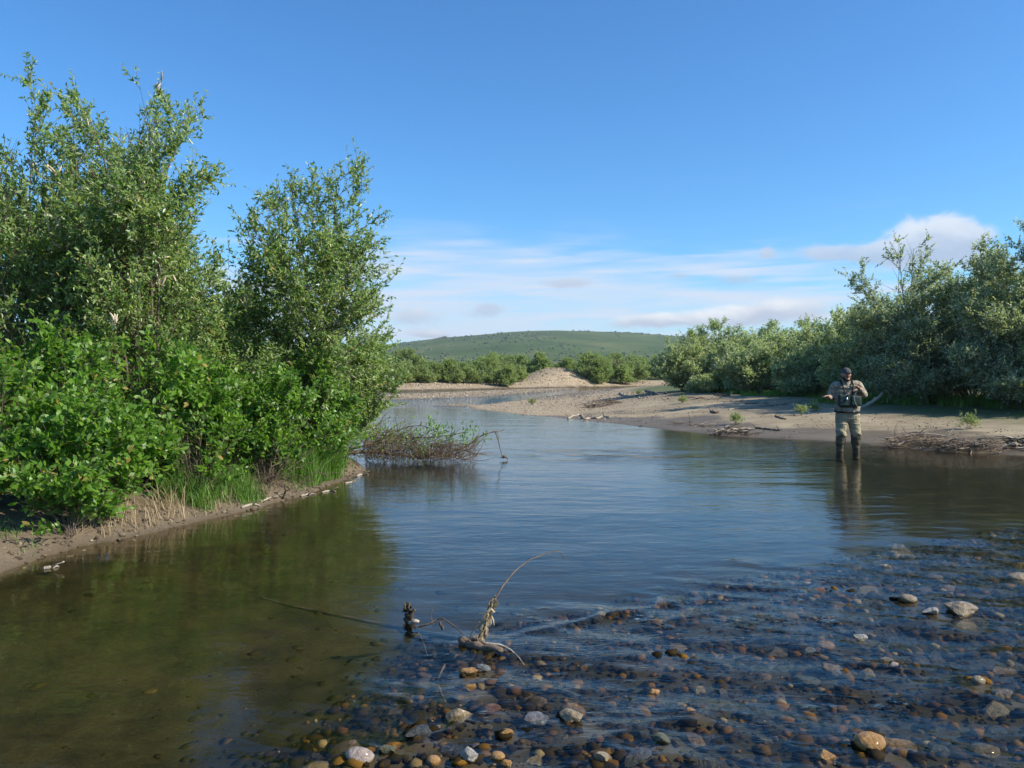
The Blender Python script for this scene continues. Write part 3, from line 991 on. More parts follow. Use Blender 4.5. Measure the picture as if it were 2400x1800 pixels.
# right bank thicket
RIGHT = [
    (12.9, 26.2, 5.05, 1.6, 11, 13, 10, 12, .075, (-.2, -.2), .30, "tallest rounded grey willow behind the angler, crown against the cloud"),
    (14.6, 25.6, 4.75, 1.7, 11, 13, 10, 12, .078, (0, 0), .24, "broad grey willow between the tallest one and the photograph's far edge"),
    (15.0, 23.2, 5.6, 1.6, 11, 13, 10, 12, .075, (0, 0), .30, "dark willow at the far edge with a thin shoot above its crown"),
    (13.3, 30.5, 3.6, 1.4, 10, 12, 9, 12, .078, (0, 0), .22, "grey willow where the thicket steps down beside the rounded tall one"),
    (13.7, 34.5, 3.05, 1.4, 10, 12, 8, 11, .085, (0, 0), .2, "lower grey willow behind, where the thicket sinks to the shrub row"),
    (14.0, 22.2, 3.2, 1.3, 9, 12, 9, 12, .075, (-.1, 0), .2, "shadowed willow at the front of the dark thicket over the grass"),
    (12.6, 24.6, 2.3, 1.1, 9, 11, 8, 12, .072, (-.1, -.1), .2, "shadowed low willow under the tallest rounded willow"),
    (16.2, 20.9, 4.2, 1.6, 9, 12, 9, 12, .078, (0, 0), .2, "dark willow partly outside the frame on the shaded side"),
    (16.8, 25.5, 5.0, 1.8, 9, 12, 9, 11, .085, (0, 0), .2, "willow deep in the shaded thicket behind the dark edge willow"),
    (15.6, 29.5, 4.4, 1.8, 9, 12, 9, 11, .085, (0, 0), .2, "willow deep in the thicket behind the broad grey one"),
    (8.7, 40.0, 2.7, 1.5, 10, 12, 8, 11, .090, (0, 0), .10, "rounded shrub that ends the row toward the open river"),
    (10.6, 41.5, 3.35, 1.4, 10, 12, 8, 11, .092, (0, 0), .12, "upright spiky-topped shrub, highest in the middle of the row"),
    (12.6, 40.5, 3.2, 1.4, 10, 12, 8, 11, .092, (0, 0), .12, "grey green shrub next to the spiky-topped one in the row"),
    (12.0, 36.5, 2.5, 1.2, 10, 12, 8, 11, .088, (0, 0), .12, "silvery shrub in front of the row, half way to the angler"),
    (11.6, 31.5, 1.95, 1.0, 9, 12, 8, 11, .082, (-.05, 0), .10, "pale silvery shrub right behind the angler's shoulder"),
    (10.3, 34.6, 2.1, 1.0, 9, 11, 8, 11, .085, (0, 0), .12, "shrub behind the small yellow green bush on the sand"),
    (12.2, 28.6, 1.5, .9, 8, 11, 8, 11, .078, (-.1, 0), .10, "low bright-leaved shrub touching the angler's cap in view"),
    (11.2, 39.0, 2.6, 1.3, 10, 12, 8, 11, .090, (0, 0), .10, "shrub filling the row in front of the spiky-topped one"),
    (13.4, 33.0, 2.9, 1.4, 10, 12, 8, 11, .085, (0, 0), .12, "grey shrub joining the row to the tall thicket"),
    (12.9, 28.0, 3.0, 1.3, 10, 12, 8, 11, .080, (-.1, 0), .14, "middle-height willow in front of the tallest rounded one"),
    (14.6, 40.0, 3.4, 1.5, 9, 11, 8, 11, .095, (0, 0), .15, "shrub standing behind the row, between row and tall thicket"),
    (9.9, 37.6, .95, .75, 8, 8, 6, 9, .075, (0, 0), .1, "small yellow green bush alone at the edge of the sand"),
    (8.6, 36.6, .60, .40, 6, 7, 5, 8, .07, (0, 0), .2, "tiny sprawling silver shrub beside the small yellow green bush"),
]
for i, (x, y, H, sp, a, b, c, d, lf, lean, op, lab) in enumerate(RIGHT):
    pr = grow(300 + i, H, sp * 1.25, a + 3, b + 5, c + 1, d + 1, lf * 1.2, .44, False, lean, .02, op, .36 if H > 2 else .24, .55, skirt=12)
    add_shrub("willow_thicket_shrub", (x, y, tz(x, y)), pr, lab, "shrub", (M['silver_willow'] if y > 27.5 and x < 14 else M['grey_willow']) if H > 1.0 or i != len(RIGHT) - 2 else M['far_willow'], "willows of the thicket on the sand bar")


# ------------------------------------------------------------------ far bank
FAR_LAB = "low green willow shrub in the front row along the far gravel bank"
protos = []
for i, (H, sp) in enumerate(((1.7, 1.2), (2.2, 1.3), (1.3, 1.1), (2.5, 1.5))):
    pr = grow(400 + i, H, sp, 10, 10, 7, 8, .15, .44, False, (0, 0), .02, .10, .34, .6, skirt=9)
    protos.append(pr)
far_items = []
rr_ = random.Random(8)
x = -26.0
while x < 1.2:
    yb = float(np.interp(x, [-30, -12, -8.5, -2, 4], [66, 67, 69.5, 77, 83])) + 5.0 + rr_.random() * 2.5
    far_items.append((x, yb, rr_.choice([0, 0, 1, 2]), 0.78 + .35 * rr_.random(), 0))
    x += .6 + .45 * rr_.random()
x = -32.0
while x < 26:
    far_items.append((x, 92 + 12 * rr_.random() + .25 * abs(x), rr_.choice([0, 1, 1, 2]), 0.8 + .55 * rr_.random(), 1))
    x += .95 + .6 * rr_.random()
far_first = {}


def place_far(x, y, k, s, label, group, zoff=0.0):
    if k not in far_first:
        o = add_shrub("far_willow_shrub", (0, 0, 0), protos[k], label, "shrub", M['far_willow'], group)
        far_first[k] = o
    else:
        o = copy_tree(far_first[k])
        tag(o, label, "shrub")
        if group: o["group"] = group
        elif "group" in o: del o["group"]
    o.location = (x, y, tz(x, y) + zoff)
    o.rotation_euler = (0, 0, rr_.random() * 6.28)
    o.scale = (s, s, s * (.9 + .25 * rr_.random()))
    return o


for (x, y, k, s, back_row) in far_items:
    place_far(x, y, k, s, FAR_LAB if not back_row else "green willow shrub standing in the scrub behind the far bank's front row", "willow shrubs along the far bank" if not back_row else "willow scrub behind the far bank's front row")
for (x, y, k, s, lab) in (
        (-.6, 79.5, 1, .95, "bushy green shrub reaching down to the water at the foot of the gravel mound"),
        (8.3, 88.2, 3, 1.05, "tall dark green shrub on the steep side of the gravel mound"),
        (9.6, 88.0, 1, 1.05, "green shrub low at the waterside just beyond the gravel mound"),
        (10.6, 91.0, 3, 1.0, "larger shrub behind the waterside one beyond the gravel mound"),
        (12.4, 90.2, 0, 1.1, "lower bright shrub between the mound's shrubs and the near row"),
        (-2.2, 82.5, 3, .95, "tallest pale shrub of the far bank, up from the gravel mound"),
        (14.2, 93.0, 1, 1.2, "far shrub showing just past the end of the sand bar row")):
    place_far(x, y, k, s, lab, None)
# leafless grey shrub on the far side
bare = grow(450, 2.6, 1.6, 12, 12, 9, 1, .06, .4, False, (0, 0), .1, 0, .4, .8, .75)
add_shrub("bare_shrub", (13.2, 96, tz(13.2, 96)), bare, "grey leafless twiggy shrub above the far green shrubs", "shrub", M['far_willow'], None, M['drift'])


def blade_mesh(name, rng, base, h, w, bend, mat, spread_dir=None, tint_lo=.1, tint_hi=.9):
    """many grass blades in one mesh; base (n,3), h (n,), w (n,)"""
    n = len(base)
    a = rng.random(n) * 6.283
    side = np.stack([np.cos(a), np.sin(a), 0 * a], 1)
    ld = rng.normal(size=(n, 3)) * np.array([1, 1, 0]) * bend
    if spread_dir is not None:
        ld = ld + np.asarray(spread_dir)
    up = np.array([0, 0, 1.])
    hh = h[:, None]
    ww = w[:, None]
    m1 = base + (up * .55 + ld * .30) * hh
    tp = base + (up * .95 + ld) * hh
    V = np.stack([base - side * ww * .5, base + side * ww * .5, m1 - side * ww * .4, m1 + side * ww * .4, tp], 1).reshape(-1, 3)
    F_ = np.array([[0, 1, 3], [0, 3, 2], [2, 3, 4]])
    T = ((np.arange(n) * 5)[:, None, None] + F_[None]).reshape(-1, 3)
    tint = np.stack([tint_lo + (tint_hi - tint_lo) * rng.random(n), .3 * rng.random(n), 0 * h], 1)
    return tri_mesh(name, V, T, mat, {"tint": np.repeat(tint, 5, axis=0)})


def tufts(rng, centres, per, rad, h0, h1, w, **kw):
    c = np.asarray(centres, float)
    idx = rng.integers(0, len(c), per * len(c))
    off = rng.normal(size=(len(idx), 2)) * rad
    x, y = c[idx, 0] + off[:, 0], c[idx, 1] + off[:, 1]
    z = terrain(x, y)
    k = z > 0.03
    x, y, z, idx = x[k], y[k], z[k], idx[k]
    hs = (c[idx, 2] if c.shape[1] > 2 else 1.0)
    h = (h0 + (h1 - h0) * rng.random(len(x))) * hs
    return np.stack([x, y, z - .01], 1), h, np.full(len(x), w) * (.6 + .8 * rng.random(len(x)))


rng = np.random.default_rng(77)
# the tall bright clump at the end of the near bank
cl = [(-2.68 + .30 * q[0] - .12 * q[1], 11.15 + .95 * q[1], .75 + .4 * abs(q[0])) for q in rng.normal(size=(40, 2)) * .55]
b, h, w = tufts(rng, cl, 130, .11, .16, .62, .009)
o = empty("grass_clump", (-2.65, 11.3, tz(-2.65, 11.3)), "tall bright green grass clump on the end of the near bank", "grass")
g = link("blades", blade_mesh("blades", rng, b - np.array(o.location), h, w, .34, M['grass'], (.08, -.05, 0)), o)
g["kind"] = "stuff"
# grass between the bushes of the near bank
cl = [(-3.12 + .13 * q[0], 9.0 + .16 * q[1], 1.0) for q in rng.normal(size=(9, 2))] + [(-3.45 + .12 * q[0], 8.45 + .12 * q[1], 1.2) for q in rng.normal(size=(6, 2))] + [(-2.85 + .08 * q[0], 10.4 + .2 * q[1], .7) for q in rng.normal(size=(5, 2))]
b, h, w = tufts(rng, cl, 120, .07, .05, .36, .007)
tag(link("grass", blade_mesh("grass", rng, b, h, w, .42, M['grass'])), "short green grass between the bushes of the near bank", "grass", None, "stuff")
# sparse sprouts on the mud
cl = [(-3.9 - 1.2 * u, 6.25 + .7 * v) for u, v in rng.random((20, 2))] + [(-3.3 + .5 * u, 8.0 + 1.1 * v) for u, v in rng.random((14, 2))] + [(-2.75 + .3 * u, 9.6 + 1.4 * v) for u, v in rng.random((14, 2))]
b, h, w = tufts(rng, cl, 16, .07, .03, .10, .007)
tag(link("grass_sprouts", blade_mesh("grass_sprouts", rng, b, h, w, .5, M['grass'])), "sparse green sprouts on the mud slope", "grass", None, "stuff")
# dry straw hanging to the water
cl = [(-3.42 + .20 * q[0], 7.78 + .22 * q[1], 1.0) for q in rng.normal(size=(9, 2))] + [(-3.08 + .2 * q[0], 8.45 + .25 * q[1], .55) for q in rng.normal(size=(9, 2))] + [(-3.7 + .15 * q[0], 7.3 + .2 * q[1], .45) for q in rng.normal(size=(5, 2))]
b, h, w = tufts(rng, cl, 22, .08, .10, .42, .006)
tag(link("dry_straw", blade_mesh("dry_straw", rng, b, h, w, .30, M['dry'], (-.12, .10, 0))), "tan dry straw on the mud slope, bent by the water", "straw", None, "stuff")
# dead brown litter along the same slope
cl = [(-3.1 + .5 * (u - .5) - .55 * (1 - v), 7.6 + 2.6 * v) for u, v in rng.random((46, 2))]
b, h, w = tufts(rng, cl, 26, .13, .02, .11, .006)
tag(link("dead_grass", blade_mesh("dead_grass", rng, b, h, w, 1.0, M['dry'], None, 0, .5)), "flattened dead grass along the mud slope", "straw", None, "stuff")
# right bank: grass under the thicket
cl = []
for k in range(150):
    t = rng.random()
    x = 10.6 + 5.4 * t + rng.normal() * .25
    y = 26.8 - 6.1 * t + rng.normal() * .5 + .15
    cl.append((x, y, .7 + .6 * rng.random()))
for k in range(26):
    cl.append((9.4 + 2.6 * rng.random(), 30.5 + 5 * rng.random(), .8))
b, h, w = tufts(rng, cl, 85, .17, .10, .38, .018)
tag(link("bank_grass", blade_mesh("bank_grass", rng, b, h, w, .30, M['grass'])), "green grass strip along the foot of the dark thicket", "grass", None, "stuff")
# small sprouts on the sand
for i, (dx, dy, hh, lab) in enumerate(((1150, 875, .32, "green sprig at the pebbly tip of the sand bar"), (1590, 925, .34, "green sprig growing on the dark root clump at the waterline"), (1380, 852, .18, "first tiny sprig in the middle of the sand bar"),
                                    (1475, 858, .22, "pair of tiny sprigs on the sand below the small shrubs"), (1730, 880, .30, "leggy sprig on the sand toward the angler"), (1760, 890, .26, "low sprig on the sand close by the angler's hand"), (2095, 893, .35, "bright sprig at the edge of the thicket's shadow"))):
    z = .35
    for _ in range(6):
        p = G(dx, dy, z)
        z = tz(p.x, p.y)
    o = empty("sprig", (p.x, p.y, z - .01), lab, "plant")
    hh *= .62
    pr = grow(500 + i, hh, hh * .55, 6, 5, 3, 6, .05, .34, False, (0, 0), .1, 0, .10, .6)
    link("branches", tri_mesh("branches", pr[0][0], pr[0][1], M['bark']), o)
    f = link("foliage", tri_mesh("foliage", pr[1][0], pr[1][1], M['far_willow'], {"tint": pr[1][2]}), o)
    f["kind"] = "stuff"

# brush on the hill
rng = np.random.default_rng(12)
ico = bmesh.new()
bmesh.ops.create_icosphere(ico, subdivisions=1, radius=1)
IV = np.array([v.co[:] for v in ico.verts])
IT = np.array([[v.index for v in f.verts] for f in ico.faces])
ico.free()
n = 9000
yy = 700 + 1550 * rng.random(n) ** .8
xx = yy * (-.42 + 1.0 * rng.random(n))
dens = fbm(xx * .006, yy * .003, 81, 4)
k = dens + .25 * rng.normal(size=n) > .18
xx, yy = xx[k], yy[k]
zz = hill_z(xx, yy)
sz = (0.7 + 1.7 * rng.random(len(xx)) ** 2)
V = (IV[None] * (1 + .35 * rng.normal(size=(len(xx), len(IV), 1))) * sz[:, None, None] * np.array([1.4, 1.4, .9])) + np.stack([xx, yy, zz + sz * .4], 1)[:, None]
T = (np.arange(len(xx)) * len(IV))[:, None, None] + IT[None]
mb, N, bb = bsdf("hill_brush")
bb.inputs['Base Color'].default_value = (0.050, 0.078, 0.034, 1)
bb.inputs['Roughness'].default_value = 1
tag(link("hill_brush", tri_mesh("hill_brush", V.reshape(-1, 3), T.reshape(-1, 3), mb)), "dark brush dotted over the hillside", "brush", None, "stuff")


# ------------------------------------------------------------------ stones
def stone_mesh(name, seed, sub, squash=(1, .8, .55), rough=.16, angular=False):
    rg = np.random.default_rng(seed)
    bm = bmesh.new()
    bmesh.ops.create_icosphere(bm, subdivisions=sub, radius=1)
    P = np.array([v.co[:] for v in bm.verts])
    q = 1.0
    dirs = rnd_dirs(rg, 9 if angular else 6)
    amp = rg.normal(size=len(dirs)) * rough
    disp = sum(a * np.maximum(P @ d, 0) ** 2 for a, d in zip(amp, dirs))
    P = P * (1 + disp)[:, None]
    if angular:
        for d in rnd_dirs(rg, 9):
            lim = .55 + .25 * rg.random()
            s_ = P @ d
            P = P - np.maximum(s_ - lim, 0)[:, None] * d[None]
    P = P * np.array(squash)
    P += rg.normal(size=P.shape) * .018
    for v, p in zip(bm.verts, P):
        v.co = p
    me = bpy.data.meshes.new(name)
    bm.to_mesh(me)
    bm.free()
    me.polygons.foreach_set("use_smooth", np.full(len(me.polygons), not angular))
    return me


def stone_material(name, col=None, rough=.42, wet=0.35):
    m, N, b = bsdf(name)
    pos = N.n('ShaderNodeTexCoord').outputs['Object']
    f = N.noise(pos, 3.0, 4, .6)
    sp = N.noise(pos, 14.0, 3, .7)
    if col is None:
        oi = N.n('ShaderNodeObjectInfo')
        base = N.ramp(oi.outputs['Random'], [(0, (.012, .009, .005)), (.30, (.030, .021, .010)), (.50, (.055, .034, .012)), (.60, (.024, .021, .016)), (.74, (.18, .095, .018)), (.84, (.085, .038, .014)), (.93, (.24, .18, .10)), (1, (.035, .028, .02))])
    else:
        rgb = N.n('ShaderNodeRGB')
        rgb.outputs[0].default_value = (*col, 1)
        base = rgb.outputs[0]
    c = N.mix(N.mr(f, .3, .75, 0, .55), base, N.mix(1.0, base, (.42, .40, .38), 'MULTIPLY'))
    c = N.mix(N.mr(sp, .55, .75, 0, .35), c, N.mix(1.0, base, (1.5, 1.45, 1.35), 'MULTIPLY'))
    N.link(c, b.inputs['Base Color'])
    b.inputs['Roughness'].default_value = rough
    b.inputs['Specular IOR Level'].default_value = .5
    b.inputs['Coat Weight'].default_value = wet
    b.inputs['Coat Roughness'].default_value = .06
    N.link(N.bump(N.m('ADD', f, N.m('MULTIPLY', sp, .35)), .5, .15), b.inputs['Normal'])
    return m


PAL = {'pink': (.36, .28, .23), 'tan': (.27, .20, .11), 'orange': (.38, .20, .055), 'amber': (.33, .165, .026), 'grey': (.13, .13, .12), 'pale': (.34, .31, .26), 'rust': (.15, .062, .028), 'dark': (.035, .034, .032), 'olive': (.085, .08, .032), 'brown': (.085, .058, .034), 'lilac': (.12, .11, .11)}
STM = {k: stone_material("stone_" + k, v, .5, .5) for k, v in PAL.items()}
used = []
for i, (dx, dy, wd, col, angu, zt, lab) in enumerate(KEY):
    p = G(dx, dy, max(zt, 0) * .5)
    r = wd * .46293 / F * p.y * .5
    me = stone_mesh("river_stone", 600 + i, 3, (1, .78, .52), .22, bool(angu) or i % 3 != 0)
    me.materials.append(STM[col])
    o = link("river_stone", me)
    hz_ = r * .56
    bedz = tz(p.x, p.y)
    top = max(zt, bedz + .02)
    o.scale = (r, r * 1.05, min(max(r * .95, (top - bedz + .015) / 1.12), r * 1.25))
    o.location = (p.x, p.y, top - o.scale[2] * .52)
    o.rotation_euler = (rng.normal() * .08, rng.normal() * .08, rng.normal() * .35)
    tag(o, lab, "stone", "loose stones of the riffle")
    used.append((p.x, p.y, r))

stone_var = [stone_mesh("stone", 700 + k, 2, (1, .75 + .1 * (k % 3), .40 + .07 * (k % 4)), .26, k % 5 != 0) for k in range(10)]
mst = stone_material("stone_mixed", None, .45, .3)
for me in stone_var:
    me.materials.append(mst)
cnt, tries = 0, 0
while cnt < 290 and tries < 20000:
    tries += 1
    Y = 3.0 + 4.6 * rng.random() ** 1.1
    X = -1.0 + (Y * .66 + 1.5) * rng.random()
    d = float(sdist(np.array([X]), np.array([Y]), RIFFLE)[0])
    if d < -.35 + .25 * rng.random():
        continue
    r = (.022 + .050 * rng.random() ** 2.2) * (1 + .05 * Y)
    if any((X - a) ** 2 + (Y - b_) ** 2 < (r * .8 + c_ * .75) ** 2 for a, b_, c_ in used):
        continue
    used.append((X, Y, r))
    o = link("stone", stone_var[cnt % 10], ground)
    o.scale = (r, r * (.8 + .4 * rng.random()), r * (.8 + .5 * rng.random()))
    o.location = (X, Y, tz(X, Y) + r * (-.22 + .30 * rng.random()))
    o.rotation_euler = (rng.normal() * .2, rng.normal() * .2, rng.random() * 6.28)
    cnt += 1


def scatter_stones(name, pts, rad, seed, label, mat, squash=.6, flat=None):
    rg = np.random.default_rng(seed)
    n = len(pts)
    A_ = rg.random(n) * 6.283
    sc = rad[:, None] * np.stack([.8 + .5 * rg.random(n), .7 + .4 * rg.random(n), squash * (.7 + .6 * rg.random(n))], 1)
    Vv = IV[None] * (1 + .22 * rg.normal(size=(n, len(IV), 1))) * sc[:, None]
    ca, sa = np.cos(A_)[:, None], np.sin(A_)[:, None]
    Vx = Vv[..., 0] * ca - Vv[..., 1] * sa
    Vy = Vv[..., 0] * sa + Vv[..., 1] * ca
    Vv = np.stack([Vx, Vy, Vv[..., 2]], -1) + pts[:, None]
    T_ = (np.arange(n) * len(IV))[:, None, None] + IT[None]
    tint = np.repeat(np.stack([rg.random(n), rg.random(n), rg.random(n)], 1), len(IV), axis=0)
    return tag(link(name, tri_mesh(name, Vv.reshape(-1, 3), T_.reshape(-1, 3), mat, {"tint": tint}, False)), label, "gravel", None, "stuff")


def pebble_material(name, stops, rough=.6, spec=.4):
    m, N, b = bsdf(name)
    at = N.n('ShaderNodeAttribute', attribute_name='tint')
    sp = N.n('ShaderNodeSeparateColor')
    N.link(at.outputs['Color'], sp.inputs[0])
    c = N.ramp(sp.outputs[0], stops)
    f = N.noise(N.n('ShaderNodeTexCoord').outputs['Object'], 60, 3, .6)
    c = N.mix(N.mr(f, .35, .7, 0, .5), c, N.mix(1.0, c, (.5, .48, .45), 'MULTIPLY'))
    N.link(c, b.inputs['Base Color'])
    b.inputs['Roughness'].default_value = rough
    b.inputs['Specular IOR Level'].default_value = spec
    return m


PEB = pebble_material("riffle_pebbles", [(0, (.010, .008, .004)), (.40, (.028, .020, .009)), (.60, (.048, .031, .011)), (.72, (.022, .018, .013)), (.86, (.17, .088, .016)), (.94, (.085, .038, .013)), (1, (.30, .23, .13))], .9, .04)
n = 34000
Y = 2.2 + 7.6 * rng.random(n) ** 1.25
X = -2.2 + (Y * .70 + 4.6) * rng.random(n)
d = sdist(X, Y, RIFFLE)
k = d > -.55 + .5 * rng.random(n)
X, Y = X[k][:18000], Y[k][:18000]
rad = .007 + .034 * rng.random(len(X)) ** 3.2
scatter_stones("riffle_gravel", np.stack([X, Y, terrain(X, Y) + rad * .25], 1), rad, 31, "brown and amber gravel covering the riffle bed", PEB)
# cracked slabs on the floor of the still water
SLB = pebble_material("slab_silt", [(0, (.022, .020, .008)), (.6, (.034, .030, .012)), (.9, (.050, .040, .018)), (1, (.10, .066, .027))], .9, .03)
n = 6000
Y = 2.6 + 5.5 * rng.random(n) ** 1.2
X = .1 - (Y * .66 + .2) * rng.random(n)
d = sdist(X, Y, RIFFLE)
k = (d < .1) & (rng.random(n) < np.exp(np.minimum(d, 0) / .45) + .012) & (sdist(X, Y, LEFT_BANK) < -.3)
X, Y = X[k], Y[k]
rad = .010 + .055 * rng.random(len(X)) ** 3
scatter_stones("silted_stones", np.stack([X, Y, terrain(X, Y) - rad * .06], 1), rad, 32, "small silted stones on the floor of the still water", SLB, .22)
# gravel on the far bars, the mound and the pebbly tip of the sand bar
GRV = pebble_material("bar_gravel", [(0, (.16, .125, .085)), (.4, (.28, .225, .155)), (.75, (.40, .33, .24)), (1, (.62, .55, .44))], .9, .15)
pts = []
n = 52000
X = -14 + 34 * rng.random(n)
Y = 33 + 60 * rng.random(n)
zt_, dd = terrain(X, Y, True)
k = ((dd['a'] > -.3) | (dd['b'] > -.05) | ((dd['f'] > -.4) & (dd['f'] < 5.5) & (X > -12) & (X < 16))) & (zt_ > -.02)
X1, Y1, Z1 = X[k], Y[k], zt_[k]
n = 26000
X = -2 + 10 * rng.random(n)
Y = 20 + 50 * rng.random(n) ** 1.3
zt_, dd = terrain(X, Y, True)
k = (dd['s'] > -.05) & (2.5 - X + (Y - 24) * .30 > 1.2 * rng.normal(size=n)) & (zt_ > 0) & (rng.random(n) < .45)
X2, Y2, Z2 = X[k], Y[k], zt_[k]
X, Y, Z = np.concatenate([X1, X2])[:14000], np.concatenate([Y1, Y2])[:14000], np.concatenate([Z1, Z2])[:14000]
rad = .014 + .070 * rng.random(len(X)) ** 3 * np.where(Z > .3, 1.3, .7) * np.clip((Y - 18) / 30, .3, 1)
scatter_stones("bar_gravel", np.stack([X, Y, Z + rad * .2], 1), rad, 33, "pale gravel on the far bars and gravel mound", GRV)
# grit and chips on the sand
n = 9000
X = 1 + 14 * rng.random(n)
Y = 15 + 24 * rng.random(n) ** 1.4
zt_, dd = terrain(X, Y, True)
k = (dd['s'] > .05) & (fbm(X * .5, Y * .8, 90, 3) > .05)
X, Y, Z = X[k][:2600], Y[k][:2600], zt_[k][:2600]
rad = .006 + .020 * rng.random(len(X)) ** 2
GRT = pebble_material("sand_grit", [(0, (.05, .037, .026)), (.6, (.13, .10, .07)), (.9, (.22, .175, .125)), (1, (.45, .39, .30))], .9, .15)
scatter_stones("sand_grit", np.stack([X, Y, Z + rad * .2], 1), rad, 34, "dark grit and bark chips strewn over the sand bar", GRT)


# ------------------------------------------------------------------ driftwood
def gh(dx, dy, start=2.5, stop=120):
    """where the line of sight through a point of the photograph meets the ground"""
    ys = np.geomspace(start, stop, 1500)
    px, py = dx * .46293, dy * .46293
    xs_ = (px - 512) / F * ys
    zs = CAM_H + (HOR - py) / F * ys
    gz = np.maximum(terrain(xs_, ys), 0.0)
    i = int(np.argmax(zs <= gz))
    return Vector((xs_[i], ys[i], gz[i]))


def smooth_path(pts, n):
    P = np.array([list(p) for p in pts], float)
    t = np.linspace(0, len(P) - 1, n)
    out = []
    for q in t:
        i = min(int(q), len(P) - 2)
        f = q - i
        p0, p1, p2, p3 = P[max(i - 1, 0)], P[i], P[i + 1], P[min(i + 2, len(P) - 1)]
        out.append(.5 * ((2 * p1) + (-p0 + p2) * f + (2 * p0 - 5 * p1 + 4 * p2 - p3) * f * f + (-p0 + 3 * p1 - 3 * p2 + p3) * f ** 3))
    return np.array(out)


def limb(pts, r0, r1, seed=0, n=None, sides=7, knob=.18):
    rg = np.random.default_rng(seed)
    n = n or max(6, 4 * len(pts))
    P = smooth_path(pts, n)
    rr = np.linspace(r0, r1, n) * (1 + knob * rg.normal(size=n))
    P = P + rg.normal(size=P.shape) * r0 * .15
    V, T = tubes(P[None], rr[None], sides, True)
    V = V + rg.normal(size=V.shape) * r0 * .07
    return V, T


def wood_obj(name, VT, mat, parent, origin):
    V, T = VT
    o = link(name, tri_mesh(name, V - np.array(origin), T, mat, None, True), parent)
    if name in ('twigs', 'pale_sticks', 'prongs', 'thin_sticks'):
        o["kind"] = "stuff"
    return o


def twig_set(rg, starts, dirs, L, r, n=5, curl=.25):
    d = unit(dirs)
    L = L[:, None]
    e = starts + d * L
    m_ = starts + d * L * .5 + rg.normal(size=d.shape) * L * curl * .5
    return tubes(curve3(starts, m_, e, n), np.linspace(1, .35, n)[None] * r[:, None], 4)


rg = np.random.default_rng(3)
# the snag in the foreground
org = G(1015, 1400, 0)
snag = empty("driftwood_snag", (org.x, org.y, 0), "half-sunken driftwood snag with an arched twig at the head of the riffle", "driftwood")
def on_bed(dx, dy, up):
    z = -.1
    for _ in range(8):
        p = G(dx, dy, z)
        z = tz(p.x, p.y) + up
    return p


wood_obj("sunken_log", limb([on_bed(560, 1293, .002), on_bed(640, 1314, .004), on_bed(740, 1334, .008), on_bed(880, 1362, .02), G(1000, 1387, -.04), G(1030, 1395, .0)], .008, .022, 1, 26, 8, .25), M['dark_drift'], snag, org)
sb = G(884, 1360, -.06)
st_ = join([limb([sb, A(883, 1345, sb.y - .06), A(881, 1330, sb.y - .08), A(879, 1316, sb.y - .08), A(878, 1309, sb.y - .08)], .030, .024, 2, 14, 9, .05),
            limb([A(885, 1340, sb.y - .09), A(889, 1328, sb.y - .10), A(893, 1318, sb.y - .10)], .016, .010, 3, 8, 7, .06), limb([A(874, 1318, sb.y - .1), A(873, 1310, sb.y - .1), A(872, 1303, sb.y - .1)], .010, .003, 4, 6, 5, .06), limb([A(881, 1316, sb.y - .1), A(883, 1306, sb.y - .1)], .009, .003, 44, 5, 5, .06)])
stub = wood_obj("broken_stub", st_, M['dark_drift'], snag, org)
wood_obj("pale_splinter", limb([A(884, 1349, sb.y - .15), A(893, 1344, sb.y - .17), A(903, 1345, sb.y - .16)], .012, .010, 5, 7, 7, .15), M['drift'], snag, org)
ap = [A(1012, 1398, 4.40), A(1042, 1372, 4.45), A(1060, 1312, 4.50), A(1095, 1256, 4.60), A(1132, 1218, 4.70), A(1180, 1197, 4.82), A(1208, 1193, 4.90), A(1221, 1211, 4.95)]
wood_obj("arched_twig", limb(ap, .0062, .0018, 6, 40, 6, .08), M['brown_twig'], snag, org)
root = [limb([A(1000, 1385, 4.42), A(1018, 1395, 4.38), A(1045, 1402, 4.32), A(1085, 1408, 4.25)], .030, .014, 7, 14, 8, .2),
        limb([A(1010, 1380, 4.44), A(1012, 1402, 4.40), A(1018, 1420, 4.36)], .022, .016, 8, 9, 7, .25),
        limb([A(1022, 1380, 4.44), A(1040, 1392, 4.38), A(1062, 1398, 4.33)], .016, .010, 9, 9, 7, .2)]
wood_obj("root_knot", join(root), M['brown_twig'], snag, org)
wood_obj("pale_root", limb([A(1030, 1390, 4.40), A(1062, 1394, 4.36), A(1092, 1400, 4.32), A(1115, 1416, 4.27), A(1133, 1440, 4.18)], .010, .003, 10, 20, 6, .1), M['drift'], snag, org)
sticks = [limb([A(1008, 1402, 4.38), A(1018, 1372, 4.38), A(1036, 1344, 4.38)], .004, .002, 11, 9, 5), limb([A(1036, 1405, 4.34), A(1030, 1380, 4.36), A(1022, 1366, 4.36)], .004, .002, 12, 8, 5),
          limb([A(893, 1358, 4.62), A(925, 1350, 4.60), A(948, 1338, 4.60), A(968, 1346, 4.55), A(1002, 1372, 4.45)], .006, .003, 13, 18, 5), limb([A(935, 1352, 4.6), A(930, 1332, 4.6), A(934, 1318, 4.6)], .003, .0015, 14, 7, 4),
          limb([A(900, 1366, 4.6), A(914, 1392, 4.5), A(922, 1418, 4.38)], .004, .0015, 15, 9, 4), limb([A(950, 1345, 4.58), A(955, 1362, 4.56)], .009, .006, 16, 5, 5), limb([G(960, 1440, -.03), G(945, 1475, -.035), G(962, 1520, -.03)], .007, .004, 17, 12, 5)]
wood_obj("thin_sticks", join(sticks), M['brown_twig'], snag, org)
